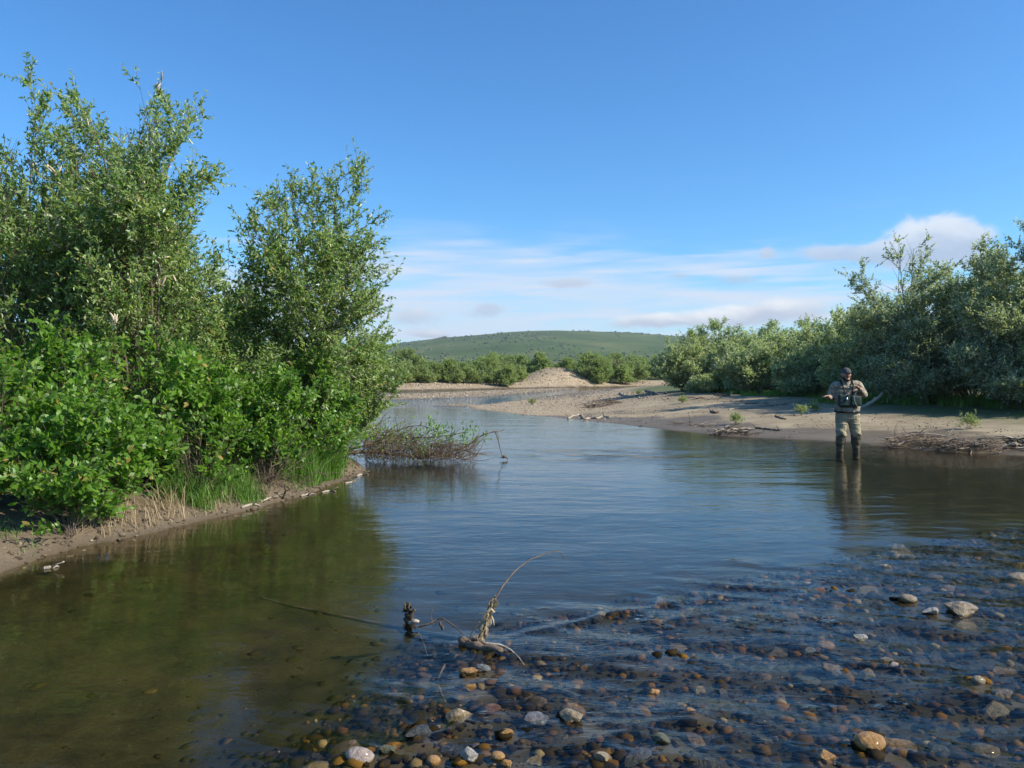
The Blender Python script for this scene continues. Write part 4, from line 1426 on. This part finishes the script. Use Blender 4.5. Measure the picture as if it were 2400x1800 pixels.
# dry leaf strips wound round the foot of the twig
P = smooth_path(ap, 60)
Vs, Ts, o_ = [], [], 0
for k in range(110):
    i = rg.integers(6, 21)
    c = P[i] + rg.normal(size=3) * .006
    L = .035 + .06 * rg.random()
    d = unit(np.array([-.25 + .2 * rg.normal(), -.2 * rg.random(), -1.0 + .5 * rg.random()]))
    sd_ = unit(np.cross(d, rg.normal(size=3))) * (.003 + .005 * rg.random())
    bend = rg.normal(size=3) * .012
    a_, b_, c_ = c, c + d * L * .5 + bend, c + d * L
    Vs.append(np.array([a_ - sd_, a_ + sd_, b_ - sd_, b_ + sd_, c_]))
    Ts.append(np.array([[0, 1, 3], [0, 3, 2], [2, 3, 4]]) + o_)
    o_ += 5
tv = np.concatenate(Vs)
wrap_me = tri_mesh("dry_leaf_wrap", tv - np.array(org), np.concatenate(Ts), M['dry'], {"tint": np.repeat(rg.random((110, 3)) * np.array([1, .2, 0]), 5, axis=0)})
link("dry_leaf_wrap", wrap_me, snag)

# fallen willow branches lying in the water off the near bank
org = Vector((-2.55, 13.5, 0.0))
fb = empty("fallen_branch", org, "fallen brown willow brush lying in the water off the near bank", "branch")
Yb = 13.7
wood_obj("limb", join([limb([(-2.9, 13.2, .15), A(800, 975, 13.5), A(880, 985, 13.6), A(950, 980, 13.7), A(1005, 965, 13.8), A(1030, 946, 13.85), A(1055, 936, 13.9), A(1076, 932, 13.95), A(1090, 929, 14.0)], .035, .005, 20, 34, 7, .1),
                       limb([(-2.8, 13.5, .2), A(850, 950, 13.7), A(920, 945, 13.75), A(985, 938, 13.8), A(1015, 926, 13.85)], .022, .004, 21, 22, 6, .1),
                       limb([(-2.7, 13.7, .1), A(860, 930, 13.9), A(910, 920, 14.0), A(950, 935, 14.0)], .016, .004, 22, 16, 6, .1),
                       limb([A(900, 990, 13.4), A(960, 986, 13.5), A(990, 990, 13.6), A(1010, 994, 13.6)], .018, .006, 23, 12, 6, .1)]), M['brown_twig'], fb, org)
n = 950
u = rg.random(n) ** 1.35
cx = 785 + 240 * u
cy = 992 - (8 + 66 * (1 - u * .72)) * rg.random(n) ** 1.15
st0 = np.array([list(A(a, b, Yb + .45 * rg.normal())) for a, b in zip(cx, cy)])
st0[:, 2] = np.maximum(st0[:, 2], .0)
dr_ = np.stack([.55 + .6 * rg.normal(size=n), .6 * rg.normal(size=n), .15 + .55 * rg.normal(size=n)], 1)
tw_a = twig_set(rg, st0, dr_, .10 + .38 * rg.random(n), .003 + .005 * rg.random(n) ** 2)
n = 520
cx = 790 + 190 * rg.random(n)
cy = 985 - 55 * rg.random(n) * (1 - (cx - 790) / 300)
st1 = np.array([list(A(a, b, Yb - .1 + .3 * rg.normal())) for a, b in zip(cx, cy)])
st1[:, 2] = np.maximum(st1[:, 2], .06)
tw_b = twig_set(rg, st1, np.stack([.5 * rg.normal(size=n), .4 * rg.normal(size=n), -1 + .3 * rg.normal(size=n)], 1), .06 + .16 * rg.random(n), .003 + .004 * rg.random(n) ** 2)
wood_obj("twigs", join([tw_a, tw_b]), M['brown_twig'], fb, org)
lc = []
for (a, b, sx, sy, k) in ((928, 915, 7, 14, 60), (945, 930, 12, 12, 90), (965, 935, 14, 10, 80), (912, 972, 12, 14, 130), (885, 968, 14, 12, 60), (1020, 926, 9, 8, 50), (1003, 945, 6, 10, 50), (1040, 945, 12, 8, 30), (850, 945, 34, 18, 300), (815, 950, 22, 22, 200), (900, 945, 26, 20, 110)):
    for q in range(k):
        lc.append(list(A(a + sx * rg.normal(), b + sy * rg.normal(), Yb + .2 * rg.normal())))
lc = np.array(lc)
lc[:, 2] = np.maximum(lc[:, 2], .02)
n = len(lc)
ax = np.stack([.5 * rg.normal(size=n), .5 * rg.normal(size=n), -.6 + .6 * rg.normal(size=n)], 1)
LV, LT, LA = leaves_mesh(rg, lc, ax, .05 + .035 * rg.random(n), .017 + .01 * rg.random(n), np.stack([.35 + .6 * rg.random(n), .2 * rg.random(n), 0 * lc[:, 0]], 1), False)
f = link("foliage", tri_mesh("foliage", LV - np.array(org), LT, M['alder'], {"tint": LA}), fb)
f["kind"] = "stuff"
hs_o = wood_obj("hanging_stick", join([limb([A(1070, 934, 13.93), A(1076, 950, 13.9), A(1081, 972, 13.88), A(1087, 990, 13.85)], .010, .007, 24, 12, 5), limb([A(1074, 934, 13.93), A(1077, 946, 13.93), A(1076, 955, 13.93)], .006, .003, 25, 7, 4),
                                   limb([A(1080, 990, 13.85), A(1090, 986, 13.85), A(1097, 991, 13.85)], .022, .012, 26, 7, 6, .3)]), M['brown_twig'], fb, org)

# driftwood on the sand bar
DW = [
    ("driftwood_branch", [(1228, 905), (1240, 899), (1256, 898), (1262, 906), (1276, 904), (1292, 905), (1303, 900), (1316, 903)], .045, .03, 'drift', "bleached crooked driftwood branch by the water on the sand bar"),
    ("driftwood_stick", [(1632, 926), (1655, 928), (1683, 931)], .035, .02, 'dark_drift', "straight dark stick lying near the waterline of the sand bar"),
    ("driftwood_stick", [(1676, 900), (1686, 904), (1698, 907)], .03, .02, 'dark_drift', "short dark stick lying higher up the sand, toward the angler"),
    ("driftwood_stick", [(1339, 851), (1349, 856), (1360, 858)], .09, .05, 'drift', "weathered wood chunk far up on the middle of the sand bar"),
    ("driftwood_stick", [(1396, 846), (1416, 850), (1440, 852)], .07, .05, 'dark_drift', "dark driftwood lying in front of the row of shrubs"),
    ("driftwood_stick", [(1544, 854), (1560, 855), (1578, 856)], .05, .03, 'brown_twig', "brown stick at the foot of the small yellow green bush"),
    ("driftwood_stick", [(1575, 886), (1583, 884), (1600, 883)], .03, .015, 'drift', "pale twig on the bare middle sand"),
    ("driftwood_stick", [(1536, 891), (1546, 893), (1552, 892)], .05, .03, 'dark_drift', "dark knotty lump of wood on the open sand"),
]
for i, (nm, pts, r0, r1, mt, lab) in enumerate(DW):
    W_ = [gh(*p) for p in pts]
    o = empty(nm, W_[0], lab, "driftwood")
    for q in W_:
        q.z += r0 * .35
    sc = 1.0
    wood_obj("stem", limb(W_, r0, r1, 40 + i, None, 8, .2), M[mt], o, o.location)
    nb_ = 7 if i == 0 else 3
    base = np.array([list(W_[rg.integers(0, len(W_))]) for _ in range(nb_)])
    wood_obj("prongs", twig_set(rg, base, np.stack([rg.normal(size=nb_), rg.normal(size=nb_) * .5, .5 + .4 * rg.random(nb_)], 1), (.06 + .10 * rg.random(nb_)) * r0 / .04, np.full(nb_, r0 * .45)), M[mt], o, o.location)
# the pale branch leaning behind the angler
b0 = gh(1862, 880)
o = empty("leaning_branch", b0, "bleached branch slanting up from the grass behind the angler", "driftwood")
wood_obj("stem", join([limb([b0 + Vector((-.15, 0, -.05)), A(1872, 875, b0.y), A(1890, 864, b0.y - .1), A(1906, 851, b0.y - .2)], .06, .042, 61, 14, 8, .08), limb([A(1890, 863, b0.y - .1), A(1890, 857, b0.y - .15)], .03, .015, 62, 5, 6)]), M['drift'], o, b0)


def heap(name, label, span, n, tall, L, r, mat, seed, extra=()):
    q = np.random.default_rng(seed)
    pts = [gh(*p) for p in span]
    c0 = pts[0]
    o = empty(name, c0, label, "driftwood")
    P = smooth_path(pts, 40)
    idx = q.integers(0, 40, n)
    s0 = P[idx] + q.normal(size=(n, 3)) * np.array([.12, .16, 0]) + np.stack([0 * idx, 0 * idx, tall * q.random(n) ** 1.6], 1)
    d = np.stack([1.0 * q.normal(size=n) + .3, .45 * q.normal(size=n), .12 * q.normal(size=n)], 1)
    wood_obj("twigs", twig_set(q, s0, d, L * (.4 + q.random(n)), r * (.4 + q.random(n) ** 2)), M[mat], o, c0)
    wood_obj("pale_sticks", twig_set(q, s0[:n // 6] + np.array([0, 0, .03]), d[:n // 6], L * (.6 + q.random(n // 6)), r * (.7 + q.random(n // 6))), M['drift'], o, c0)
    return o, P


heap("driftwood_heap", "long tangled heap of brown driftwood at the water's edge beside the angler", [(1932, 966), (1970, 958), (2010, 962), (2050, 968), (2090, 972), (2140, 972)], 900, .20, .30, .008, 'tan_twig', 91)
heap("root_clump", "dark root clump with a green sprig at the waterline", [(1556, 938), (1575, 936), (1592, 937), (1610, 941)], 120, .14, .17, .013, 'dark_drift', 92)
heap("twig_pile", "low pile of brown twigs on the upper sand bar", [(1272, 881), (1295, 879), (1326, 872)], 130, .18, .5, .014, 'brown_twig', 93)
heap("root_lump", "black root lump at the edge of the frame by the shore", [(2196, 972), (2215, 970)], 60, .2, .3, .02, 'dark_drift', 94)
heap("twig_litter", "loose dark twig litter along the lower sand", [(1460, 915), (1520, 922), (1600, 930)], 60, .03, .3, .008, 'dark_drift', 95)
heap("bark_litter", "scattered bark and twig strand line below the shrubs", [(1400, 850), (1480, 857), (1560, 866), (1700, 876)], 70, .03, .4, .012, 'dark_drift', 96)

# pale sticks and dead roots along the near bank's edge
SH = [([(92, 1232), (108, 1229), (123, 1226)], .016, "pale stick half afloat by the muddy shore"),
      ([(562, 1086), (585, 1078), (600, 1074)], .012, "pale driftwood stick below the dark hollow in the bank"),
      ([(650, 1074), (664, 1070), (682, 1069)], .016, "forked pale stick at the waterline under the grass clump"),
      ([(695, 1066), (712, 1062), (724, 1064)], .014, "pale curved stick beside the forked one"),
      ([(745, 1046), (760, 1042), (768, 1038)], .013, "pale twig on the last bend of the near bank"),
      ([(770, 1030), (782, 1026), (795, 1027)], .016, "short pale stick at the very end of the near bank"),
      ([(520, 1100), (545, 1092), (560, 1095)], .014, "grey stick on the mud below the bushes"),
      ([(610, 1080), (618, 1070), (622, 1058)], .014, "stubby upright root standing in the mud bank")]
for i, (pts, r0, lab) in enumerate(SH):
    W_ = [gh(*p) for p in pts]
    if i == 7:
        W_ = [W_[0], W_[0] + Vector((.03, 0, .08)), W_[0] + Vector((.02, 0, .17))]
    for q in W_:
        q.z += r0 * .5
    o = empty("shore_stick", W_[0], lab, "stick")
    wood_obj("stem", limb(W_, r0, r0 * .6, 70 + i, None, 7, .15), M['drift' if i != 7 else 'dark_drift'], o, o.location)
    wood_obj("fork", limb([W_[1], W_[1] + Vector((.06, -.03, .03)), W_[1] + Vector((.11, -.02, .05))], r0 * .5, r0 * .25, 80 + i, 6, 5), M['drift' if i != 7 else 'dark_drift'], o, o.location)
# dead roots hanging out of the hollow
c0 = gh(590, 1050)
o = empty("dead_roots", c0, "tangle of dead brown roots in the dark hollow of the near bank", "roots")
n = 150
q = np.random.default_rng(97)
s0 = np.array([list(c0)]) + q.normal(size=(n, 3)) * np.array([.30, .16, 0]) + np.stack([0 * np.arange(n), 0 * np.arange(n), .30 * q.random(n) ** 1.5], 1)
wood_obj("twigs", twig_set(q, s0, np.stack([.8 * q.normal(size=n), .5 * q.normal(size=n), .5 * q.normal(size=n)], 1), .10 + .2 * q.random(n), .002 + .004 * q.random(n) ** 2), M['brown_twig'], o, c0)


# ------------------------------------------------------------------ the angler
def capsule(bm, p0, r0, p1, r1, sx=1.0, sy=1.0, seg=14):
    p0, p1 = Vector(p0), Vector(p1)
    d = p1 - p0
    q = d.to_track_quat('Z', 'Y').to_matrix().to_4x4() if d.length > 1e-6 else Matrix.Identity(4)
    L = d.length
    rings = []
    for k in range(5):
        a = -math.pi / 2 + k / 4 * math.pi / 2
        rings.append((r0 * math.cos(a), r0 * math.sin(a)))
    for k in range(5):
        a = k / 4 * math.pi / 2
        rings.append((r1 * math.cos(a), L + r1 * math.sin(a)))
    vs = []
    for (rr_2, zz_) in rings:
        rr_2 = max(rr_2, 1e-4)
        vs.append([bm.verts.new(p0 + q @ Vector((rr_2 * math.cos(t / seg * 6.2832) * sx, rr_2 * math.sin(t / seg * 6.2832) * sy, zz_))) for t in range(seg)])
    for a, b in zip(vs[:-1], vs[1:]):
        for t in range(seg):
            bm.faces.new((a[t], a[(t + 1) % seg], b[(t + 1) % seg], b[t]))
    bm.faces.new(list(reversed(vs[0])))
    bm.faces.new(vs[-1])


def ellipsoid(bm, c, r, rot=0.0):
    mtx = Matrix.Translation(c) @ Matrix.Rotation(rot, 4, 'Z') @ Matrix.Diagonal((r[0], r[1], r[2], 1))
    bmesh.ops.create_uvsphere(bm, u_segments=18, v_segments=12, radius=1, matrix=mtx)


def cloth(name, a, b_, scale, rough=.85, c3=None):
    m, N, b = bsdf(name)
    pos = N.n('ShaderNodeTexCoord').outputs['Object']
    n = N.noise(pos, scale, 3, .6, .5)
    c = N.mix(N.mr(n, .42, .58), a, b_)
    if c3:
        n2_ = N.noise(N.mapping(pos, loc=(3, 1, 2)), scale * 1.3, 3, .6, .5)
        c = N.mix(N.mr(n2_, .55, .64), c, c3)
    f = N.noise(pos, 14, 3, .6)
    N.link(c, b.inputs['Base Color'])
    b.inputs['Roughness'].default_value = rough
    b.inputs['Specular IOR Level'].default_value = .25
    N.link(N.bump(f, .5, .03), b.inputs['Normal'])
    return m


MAN = Vector((6.37, 15.3, 0))
man = empty("person", (MAN.x, MAN.y, -.20), "angler in mottled jacket, khaki waders and dark cap, standing shin-deep in the river", "person")
prims = []   # (zone, p0, r0, p1, r1)


def C(zone, p0, r0, p1, r1):
    prims.append((zone, Vector(p0), r0, Vector(p1), r1))


bmh = bmesh.new()
# legs in loose waders
for sgn, hip, knee, ank, toe in ((-1, (-.085, 0, .64), (-.105, -.02, .34), (-.115, .02, -.12), (-.135, -.14, -.165)), (1, (.125, .0, .64), (.160, -.03, .34), (.188, .01, -.12), (.215, -.15, -.165))):
    C('wader', hip, .118, knee, .088)
    C('wader', knee, .090, (knee[0] * .6 + ank[0] * .4, 0, .17), .086)
    C('boot', (knee[0] * .5 + ank[0] * .5, 0, .14), .074, ank, .060)
    C('boot', (ank[0], ank[1] + .03, -.155), .048, toe, .042)
    C('wader', (knee[0] - .02, -.035, .40), .085, (knee[0] + .01, -.03, .33), .089)
C('wader', (-.05, .0, .70), .150, (.09, .0, .70), .150)
C('jacket', (-.06, -.02, .84), .165, (.07, -.02, .84), .165)
C('jacket', (-.09, -.005, 1.00), .150, (.09, -.005, 1.00), .150)
C('jacket', (-.11, 0, 1.16), .125, (.10, 0, 1.17), .125)
C('jacket', (-.19, .01, 1.265), .078, (.17, .01, 1.285), .078)
C('jacket', (-.015, 0, 1.30), .085, (-.02, -.02, 1.345), .070)
C('skin', (-.015, -.01, 1.32), .058, (-.025, -.03, 1.40), .056)
# arms
C('jacket', (.205, .01, 1.265), .084, (.325, .03, 1.085), .064)
C('jacket', (.325, .03, 1.085), .064, (.175, -.19, 1.185), .046)
C('skin', (.175, -.19, 1.185), .030, (.15, -.215, 1.20), .030)
C('jacket', (-.215, .01, 1.25), .082, (-.285, .05, 1.03), .062)
C('jacket', (-.285, .05, 1.03), .062, (-.365, -.13, 1.045), .046)
C('skin', (-.365, -.13, 1.045), .030, (-.385, -.15, 1.05), .030)
for (z_, p0, r0, p1, r1) in prims:
    flat = .74 if (z_ in ('jacket', 'wader') and r0 > .12) else 1.0
    if flat != 1.0:
        capsule(bmh, p0, r0, p1, r1, 1.0, 1.0)
    else:
        capsule(bmh, p0, r0, p1, r1)
# head
hc = Vector((-.028, -.045, 1.475))
for c, r in (((0, .005, .01), (.077, .097, .108)), ((0, -.035, -.055), (.058, .062, .062)), ((0, -.085, -.095), (.030, .022, .022)), ((.036, -.074, -.02), (.026, .022, .022)), ((-.036, -.074, -.02), (.026, .022, .022)),
             ((0, -.088, .035), (.058, .018, .016)), ((.079, .012, -.008), (.012, .022, .034)), ((-.079, .012, -.008), (.012, .022, .034))):
    ellipsoid(bmh, hc + Vector(c), r)
    prims.append(('skin', hc + Vector(c), max(r), hc + Vector(c), max(r)))
capsule(bmh, hc + Vector((0, -.092, .022)), .010, hc + Vector((0, -.116, -.022)), .0165)
prims.append(('skin', hc + Vector((0, -.092, .022)), .02, hc + Vector((0, -.116, -.022)), .02))


def hand(wrist, fwd, pal, side, curl):
    """palm, four bent fingers and a thumb; fwd along the hand, pal the palm's normal, side towards the thumb"""
    w, f_, n_, s_ = Vector(wrist), Vector(fwd).normalized(), Vector(pal).normalized(), Vector(side).normalized()
    for k in (-1, 0, 1):
        a = w + s_ * k * .020
        capsule(bmh, a + f_ * .01, .019, a + f_ * .075 + s_ * k * .006, .015, 1, 1, 10)
        prims.append(('skin', a, .03, a + f_ * .08, .03))
    for k, L in enumerate((.068, .078, .072, .058)):
        b0_ = w + f_ * .085 + s_ * (.033 - .022 * k)
        d1 = (f_ * math.cos(curl) + n_ * math.sin(curl)).normalized()
        d2 = (f_ * math.cos(curl * 2.1) + n_ * math.sin(curl * 2.1)).normalized()
        p1_ = b0_ + d1 * L * .55
        p2_ = p1_ + d2 * L * .5
        capsule(bmh, b0_ - f_ * .01, .0105, p1_, .0098, 1, 1, 8)
        capsule(bmh, p1_, .0098, p2_, .0085, 1, 1, 8)
        prims.append(('skin', b0_, .02, p1_, .02))
        prims.append(('skin', p1_, .02, p2_, .02))
    t0 = w + f_ * .025 + s_ * .032
    t1 = t0 + (f_ * .6 + s_ * .8 + n_ * .3).normalized() * .042
    t2 = t1 + (f_ * .9 + s_ * .25 + n_ * .5).normalized() * .034
    capsule(bmh, t0, .0135, t1, .0115, 1, 1, 8)
    capsule(bmh, t1, .0115, t2, .0095, 1, 1, 8)
    prims.append(('skin', t0, .02, t1, .02))
    prims.append(('skin', t1, .02, t2, .02))


hand((.15, -.215, 1.20), (-.75, -.25, .62), (-.35, .1, -.9), (.1, -.95, .2), .55)
hand((-.385, -.15, 1.05), (-.80, -.55, .22), (.25, .1, -.95), (.5, -.8, .2), .35)
tmp = bpy.data.meshes.new("tmp_body")
bmesh.ops.scale(bmh, vec=(1, 1, 1), verts=bmh.verts)
bmh.to_mesh(tmp)
bmh.free()
tob = bpy.data.objects.new("tmp_body", tmp)
COL.objects.link(tob)
md = tob.modifiers.new("r", 'REMESH')
md.mode = 'VOXEL'
md.voxel_size = .0075
sm_ = tob.modifiers.new("s", 'SMOOTH')
sm_.factor = .5
sm_.iterations = 3
dg = bpy.context.evaluated_depsgraph_get()
bme = bpy.data.meshes.new_from_object(tob.evaluated_get(dg))
bme.name = "body"
bpy.data.objects.remove(tob)
bpy.data.meshes.remove(tmp)
co = np.empty(len(bme.vertices) * 3, np.float32)
bme.vertices.foreach_get("co", co)
co = co.reshape(-1, 3)
# folds in the cloth
fold = .007 * fbm(co[:, 2] * 26 + co[:, 0] * 5, co[:, 0] * 9 + co[:, 1] * 9, 5, 3)
nr = np.empty(len(bme.vertices) * 3, np.float32)
bme.vertices.foreach_get("normal", nr)
nr = nr.reshape(-1, 3)
zones = ['jacket', 'wader', 'boot', 'skin']
best = np.full(len(co), 1e9)
zi = np.zeros(len(co), int)
for (z_, p0, r0, p1, r1) in prims:
    a, b = np.array(p0), np.array(p1)
    e = b - a
    t = np.clip(((co - a) @ e) / max(e @ e, 1e-9), 0, 1)
    dd = np.linalg.norm(co - a - t[:, None] * e, axis=1) - (r0 + (r1 - r0) * t)
    k = dd < best
    best[k] = dd[k]
    zi[k] = zones.index(z_)
zi[(zi == 1) & (co[:, 2] > .80)] = 0
zi[(zi == 0) & (co[:, 2] < .735)] = 1
zi[(zi == 1) & (co[:, 2] < .33 + .03 * np.sin(co[:, 0] * 40))] = 2
cl_ = zi != 3
co[cl_] += nr[cl_] * fold[cl_][:, None]
co[:, 1] *= np.where((co[:, 2] < 1.22) & (np.abs(co[:, 0]) < .24) & (co[:, 1] > -.16) & (co[:, 2] > .55), .80, 1.0)
bme.vertices.foreach_set("co", (co - np.array([0, 0, -.20])).ravel())
bme.materials.clear()
MM = {'jacket': cloth("mottled_jacket", (.24, .20, .145), (.38, .33, .25), 26, .9, (.12, .105, .075)), 'wader': cloth("khaki_wader", (.28, .235, .15), (.35, .295, .19), 6), 'boot': cloth("wet_gravel_guard", (.065, .052, .032), (.115, .092, .058), 7, .6), 'skin': cloth("skin", (.40, .20, .13), (.47, .25, .165), 9, .5)}
for z_ in zones:
    bme.materials.append(MM[z_])
fi = np.empty(len(bme.polygons), np.int32)
vi = np.empty(len(bme.loops), np.int32)
bme.loops.foreach_get("vertex_index", vi)
ls = np.empty(len(bme.polygons), np.int32)
bme.polygons.foreach_get("loop_start", ls)
bme.polygons.foreach_set("material_index", zi[vi[ls]].astype(np.int32))
bme.polygons.foreach_set("use_smooth", np.ones(len(bme.polygons), bool))
bme.update()
link("body", bme, man)


def man_part(name, bm, mat, smooth=True, parent=None):
    bmesh.ops.translate(bm, verts=bm.verts, vec=(0, 0, .20))
    me = bpy.data.meshes.new(name)
    bm.to_mesh(me)
    bm.free()
    me.polygons.foreach_set("use_smooth", np.full(len(me.polygons), smooth))
    me.materials.append(mat)
    return link(name, me, parent or man)


cap_m = cloth("cap_cloth", (.055, .06, .058), (.075, .08, .078), 20)
blk = cloth("black_webbing", (.018, .018, .018), (.028, .028, .028), 20)
grn = cloth("dark_green_pack", (.018, .036, .030), (.030, .055, .046), 8, .7)
hair_m = cloth("dark_hair", (.030, .020, .014), (.055, .036, .024), 40)
bm = bmesh.new()
bmesh.ops.create_uvsphere(bm, u_segments=20, v_segments=12, radius=1, matrix=Matrix.Translation(hc + Vector((0, .008, .042))) @ Matrix.Diagonal((.087, .105, .090, 1)))
bmesh.ops.delete(bm, geom=[v for v in bm.verts if v.co.z < hc.z + .040], context='VERTS')
cap_o = man_part("cap", bm, cap_m)
bm = bmesh.new()
top_v, bot_v = [], []
for k in range(13):
    a = math.pi + k / 12 * math.pi
    for lst, dz in ((top_v, .004), (bot_v, -.004)):
        lst.append((bm.verts.new(hc + Vector((.082 * math.cos(a), .008 + .096 * math.sin(a), .046 + dz))), bm.verts.new(hc + Vector((.074 * math.cos(a), .0 + .175 * math.sin(a) if abs(math.sin(a)) > .05 else -.02, .034 + dz - .012 * math.cos(a) ** 2)))))
for a, b in zip(top_v[:-1], top_v[1:]):
    bm.faces.new((a[0], a[1], b[1], b[0]))
for a, b in zip(bot_v[:-1], bot_v[1:]):
    bm.faces.new((a[0], b[0], b[1], a[1]))
for k in range(12):
    bm.faces.new((top_v[k][1], bot_v[k][1], bot_v[k + 1][1], top_v[k + 1][1]))
brim = man_part("brim", bm, cap_m, True, cap_o)
# beard round the jaw, hair at the back
bm = bmesh.new()
for c, r in (((0, -.060, -.100), (.050, .042, .036)), ((.045, -.030, -.075), (.024, .042, .040)), ((-.045, -.030, -.075), (.024, .042, .040)), ((0, -.104, -.050), (.030, .013, .009))):
    ellipsoid(bm, hc + Vector(c), r)
man_part("beard", bm, hair_m)
bm = bmesh.new()
ellipsoid(bm, hc + Vector((0, .048, .0)), (.080, .062, .085))
man_part("hair", bm, hair_m)
bm = bmesh.new()
for sx in (-1, 1):
    ellipsoid(bm, hc + Vector((.031 * sx, -.0895, .008)), (.012, .007, .007))
man_part("eyes", bm, blk)
# chest pack: two bellows pockets, straps, buckle
pk = None
for i, (cx_, cz_, w_, h_) in enumerate(((-.120, .985, .105, .125), (.085, .975, .100, .115))):
    bm = bmesh.new()
    bmesh.ops.create_cube(bm, size=1, matrix=Matrix.Translation((cx_, -.185, cz_)) @ Matrix.Diagonal((w_ * 1.9, .11, h_ * 1.75, 1)))
    bmesh.ops.bevel(bm, geom=bm.edges[:], offset=.032, segments=3, profile=.6, affect='EDGES')
    man_part("pack_pocket", bm, grn)
bm = bmesh.new()
bmesh.ops.create_cube(bm, size=1, matrix=Matrix.Translation((-.02, -.165, .93)) @ Matrix.Diagonal((.36, .10, .16, 1)))
bmesh.ops.bevel(bm, geom=bm.edges[:], offset=.03, segments=3, affect='EDGES')
man_part("pack_body", bm, grn)
for sx in (-1, 1):
    bm = bmesh.new()
    path = [Vector((.065 * sx - .02, -.15, 1.05)), Vector((.075 * sx - .02, -.142, 1.16)), Vector((.095 * sx - .02, -.105, 1.28)), Vector((.105 * sx - .02, -.02, 1.362)), Vector((.10 * sx - .02, .07, 1.31))]
    for a, b in zip(path[:-1], path[1:]):
        capsule(bm, a, .014, b, .014, 1, 1, 8)
    man_part("shoulder_strap", bm, blk)
bm = bmesh.new()
for a in range(24):
    t0, t1 = a / 24 * 6.2832, (a + 1) / 24 * 6.2832
    capsule(bm, Vector((.015 + .222 * math.cos(t0), -.005 + .150 * math.sin(t0), .765)), .017, Vector((.015 + .222 * math.cos(t1), -.005 + .150 * math.sin(t1), .765)), .017, 1, 1, 8)
man_part("wading_belt", bm, blk)
mm_, N, bb = bsdf("bright_metal")
bb.inputs['Metallic'].default_value = 1
bb.inputs['Base Color'].default_value = (.85, .86, .88, 1)
bb.inputs['Roughness'].default_value = .22
bm = bmesh.new()
ellipsoid(bm, (-.085, -.250, 1.01), (.016, .012, .032))
man_part("metal_clip", bm, mm_)
bm = bmesh.new()
for k in range(14):
    t0, t1 = k / 14, (k + 1) / 14
    f_ = lambda t: Vector((.10 - .06 * math.sin(t * 3.14), -.26, 1.20 - .34 * t))
    capsule(bm, f_(t0), .0035, f_(t1), .0035, 1, 1, 6)
man_part("tool_cord", bm, cloth("pale_cord", (.35, .38, .33), (.42, .45, .40), 20))
man.location = (MAN.x, MAN.y, -.20)
man.rotation_euler = (0, 0, R(-2))
man.scale = (1.04, 1.04, 1.0)

# crumbs of mud along the near bank
q = np.random.default_rng(44)
n = 9000
X = -5.2 + 3.2 * q.random(n)
Y = 5.6 + 7.4 * q.random(n)
zt_, dd = terrain(X, Y, True)
k = (dd['l'] > -.06) & (dd['l'] < .75) & (q.random(n) < np.exp(-np.maximum(dd['l'], 0) / .4))
X, Y, Z = X[k], Y[k], zt_[k]
rad = .006 + .030 * q.random(len(X)) ** 3
MUD = pebble_material("mud_crumb", [(0, (.055, .041, .027)), (.6, (.12, .092, .063)), (.93, (.19, .15, .105)), (1, (.36, .31, .24))], .95, .1)
scatter_stones("mud_crumbs", np.stack([X, Y, Z], 1), rad, 45, "crumbs of mud and grit along the near bank", MUD)

# single large leaves on the nearest bushes
lp = np.array([[0, 0, 0], [.30, .21, .02], [.30, -.21, .02], [.66, .20, -.03], [.66, -.20, -.03], [1, 0, -.10]])
leaf_me = tri_mesh("leaf", lp * .085, np.array([[0, 2, 1], [1, 2, 4], [1, 4, 3], [3, 4, 5]]), M['alder'], {"tint": np.tile(np.array([[.8, 0, 0]]), (6, 1))})
for bi in (0, 2, 3, 5):
    w = bushes[bi]
    fol = [c for c in w.children if c.name.startswith("foliage")][0].data
    co_ = np.empty(len(fol.vertices) * 3, np.float32)
    fol.vertices.foreach_get("co", co_)
    co_ = co_.reshape(-1, 6, 3)[:, 0]
    front = np.where(co_[:, 1] < np.percentile(co_[:, 1], 30))[0]
    for j in q.choice(front, min(60, len(front)), replace=False):
        lo = link("leaf", leaf_me, w, co_[j])
        lo.rotation_euler = (.4 * q.normal(), .55 + .4 * q.normal(), -1.2 + 1.3 * q.normal())
        sc_ = .75 + .5 * q.random()
        lo.scale = (sc_, sc_, sc_)

# ------------------------------------------------------------------ air
hz = bpy.data.materials.new("thin_haze")
hz.use_nodes = True
for nd in list(hz.node_tree.nodes):
    hz.node_tree.nodes.remove(nd)
N = NT(hz.node_tree)
pv = N.n('ShaderNodeVolumePrincipled')
pv.inputs['Color'].default_value = (.86, .92, 1.0, 1)
pv.inputs['Density'].default_value = HAZE
pv.inputs['Anisotropy'].default_value = 0.2
N.link(pv.outputs[0], N.n('ShaderNodeOutputMaterial').inputs['Volume'])
bm = bmesh.new()
bmesh.ops.create_cube(bm, size=1, matrix=Matrix.Translation((0, 0, 60)) @ Matrix.Diagonal((19500, 19500, 140, 1)))
me = bpy.data.meshes.new("haze")
bm.to_mesh(me)
bm.free()
me.materials.append(hz)
tag(link("haze", me), "thin summer haze over the valley", None, None, "stuff")
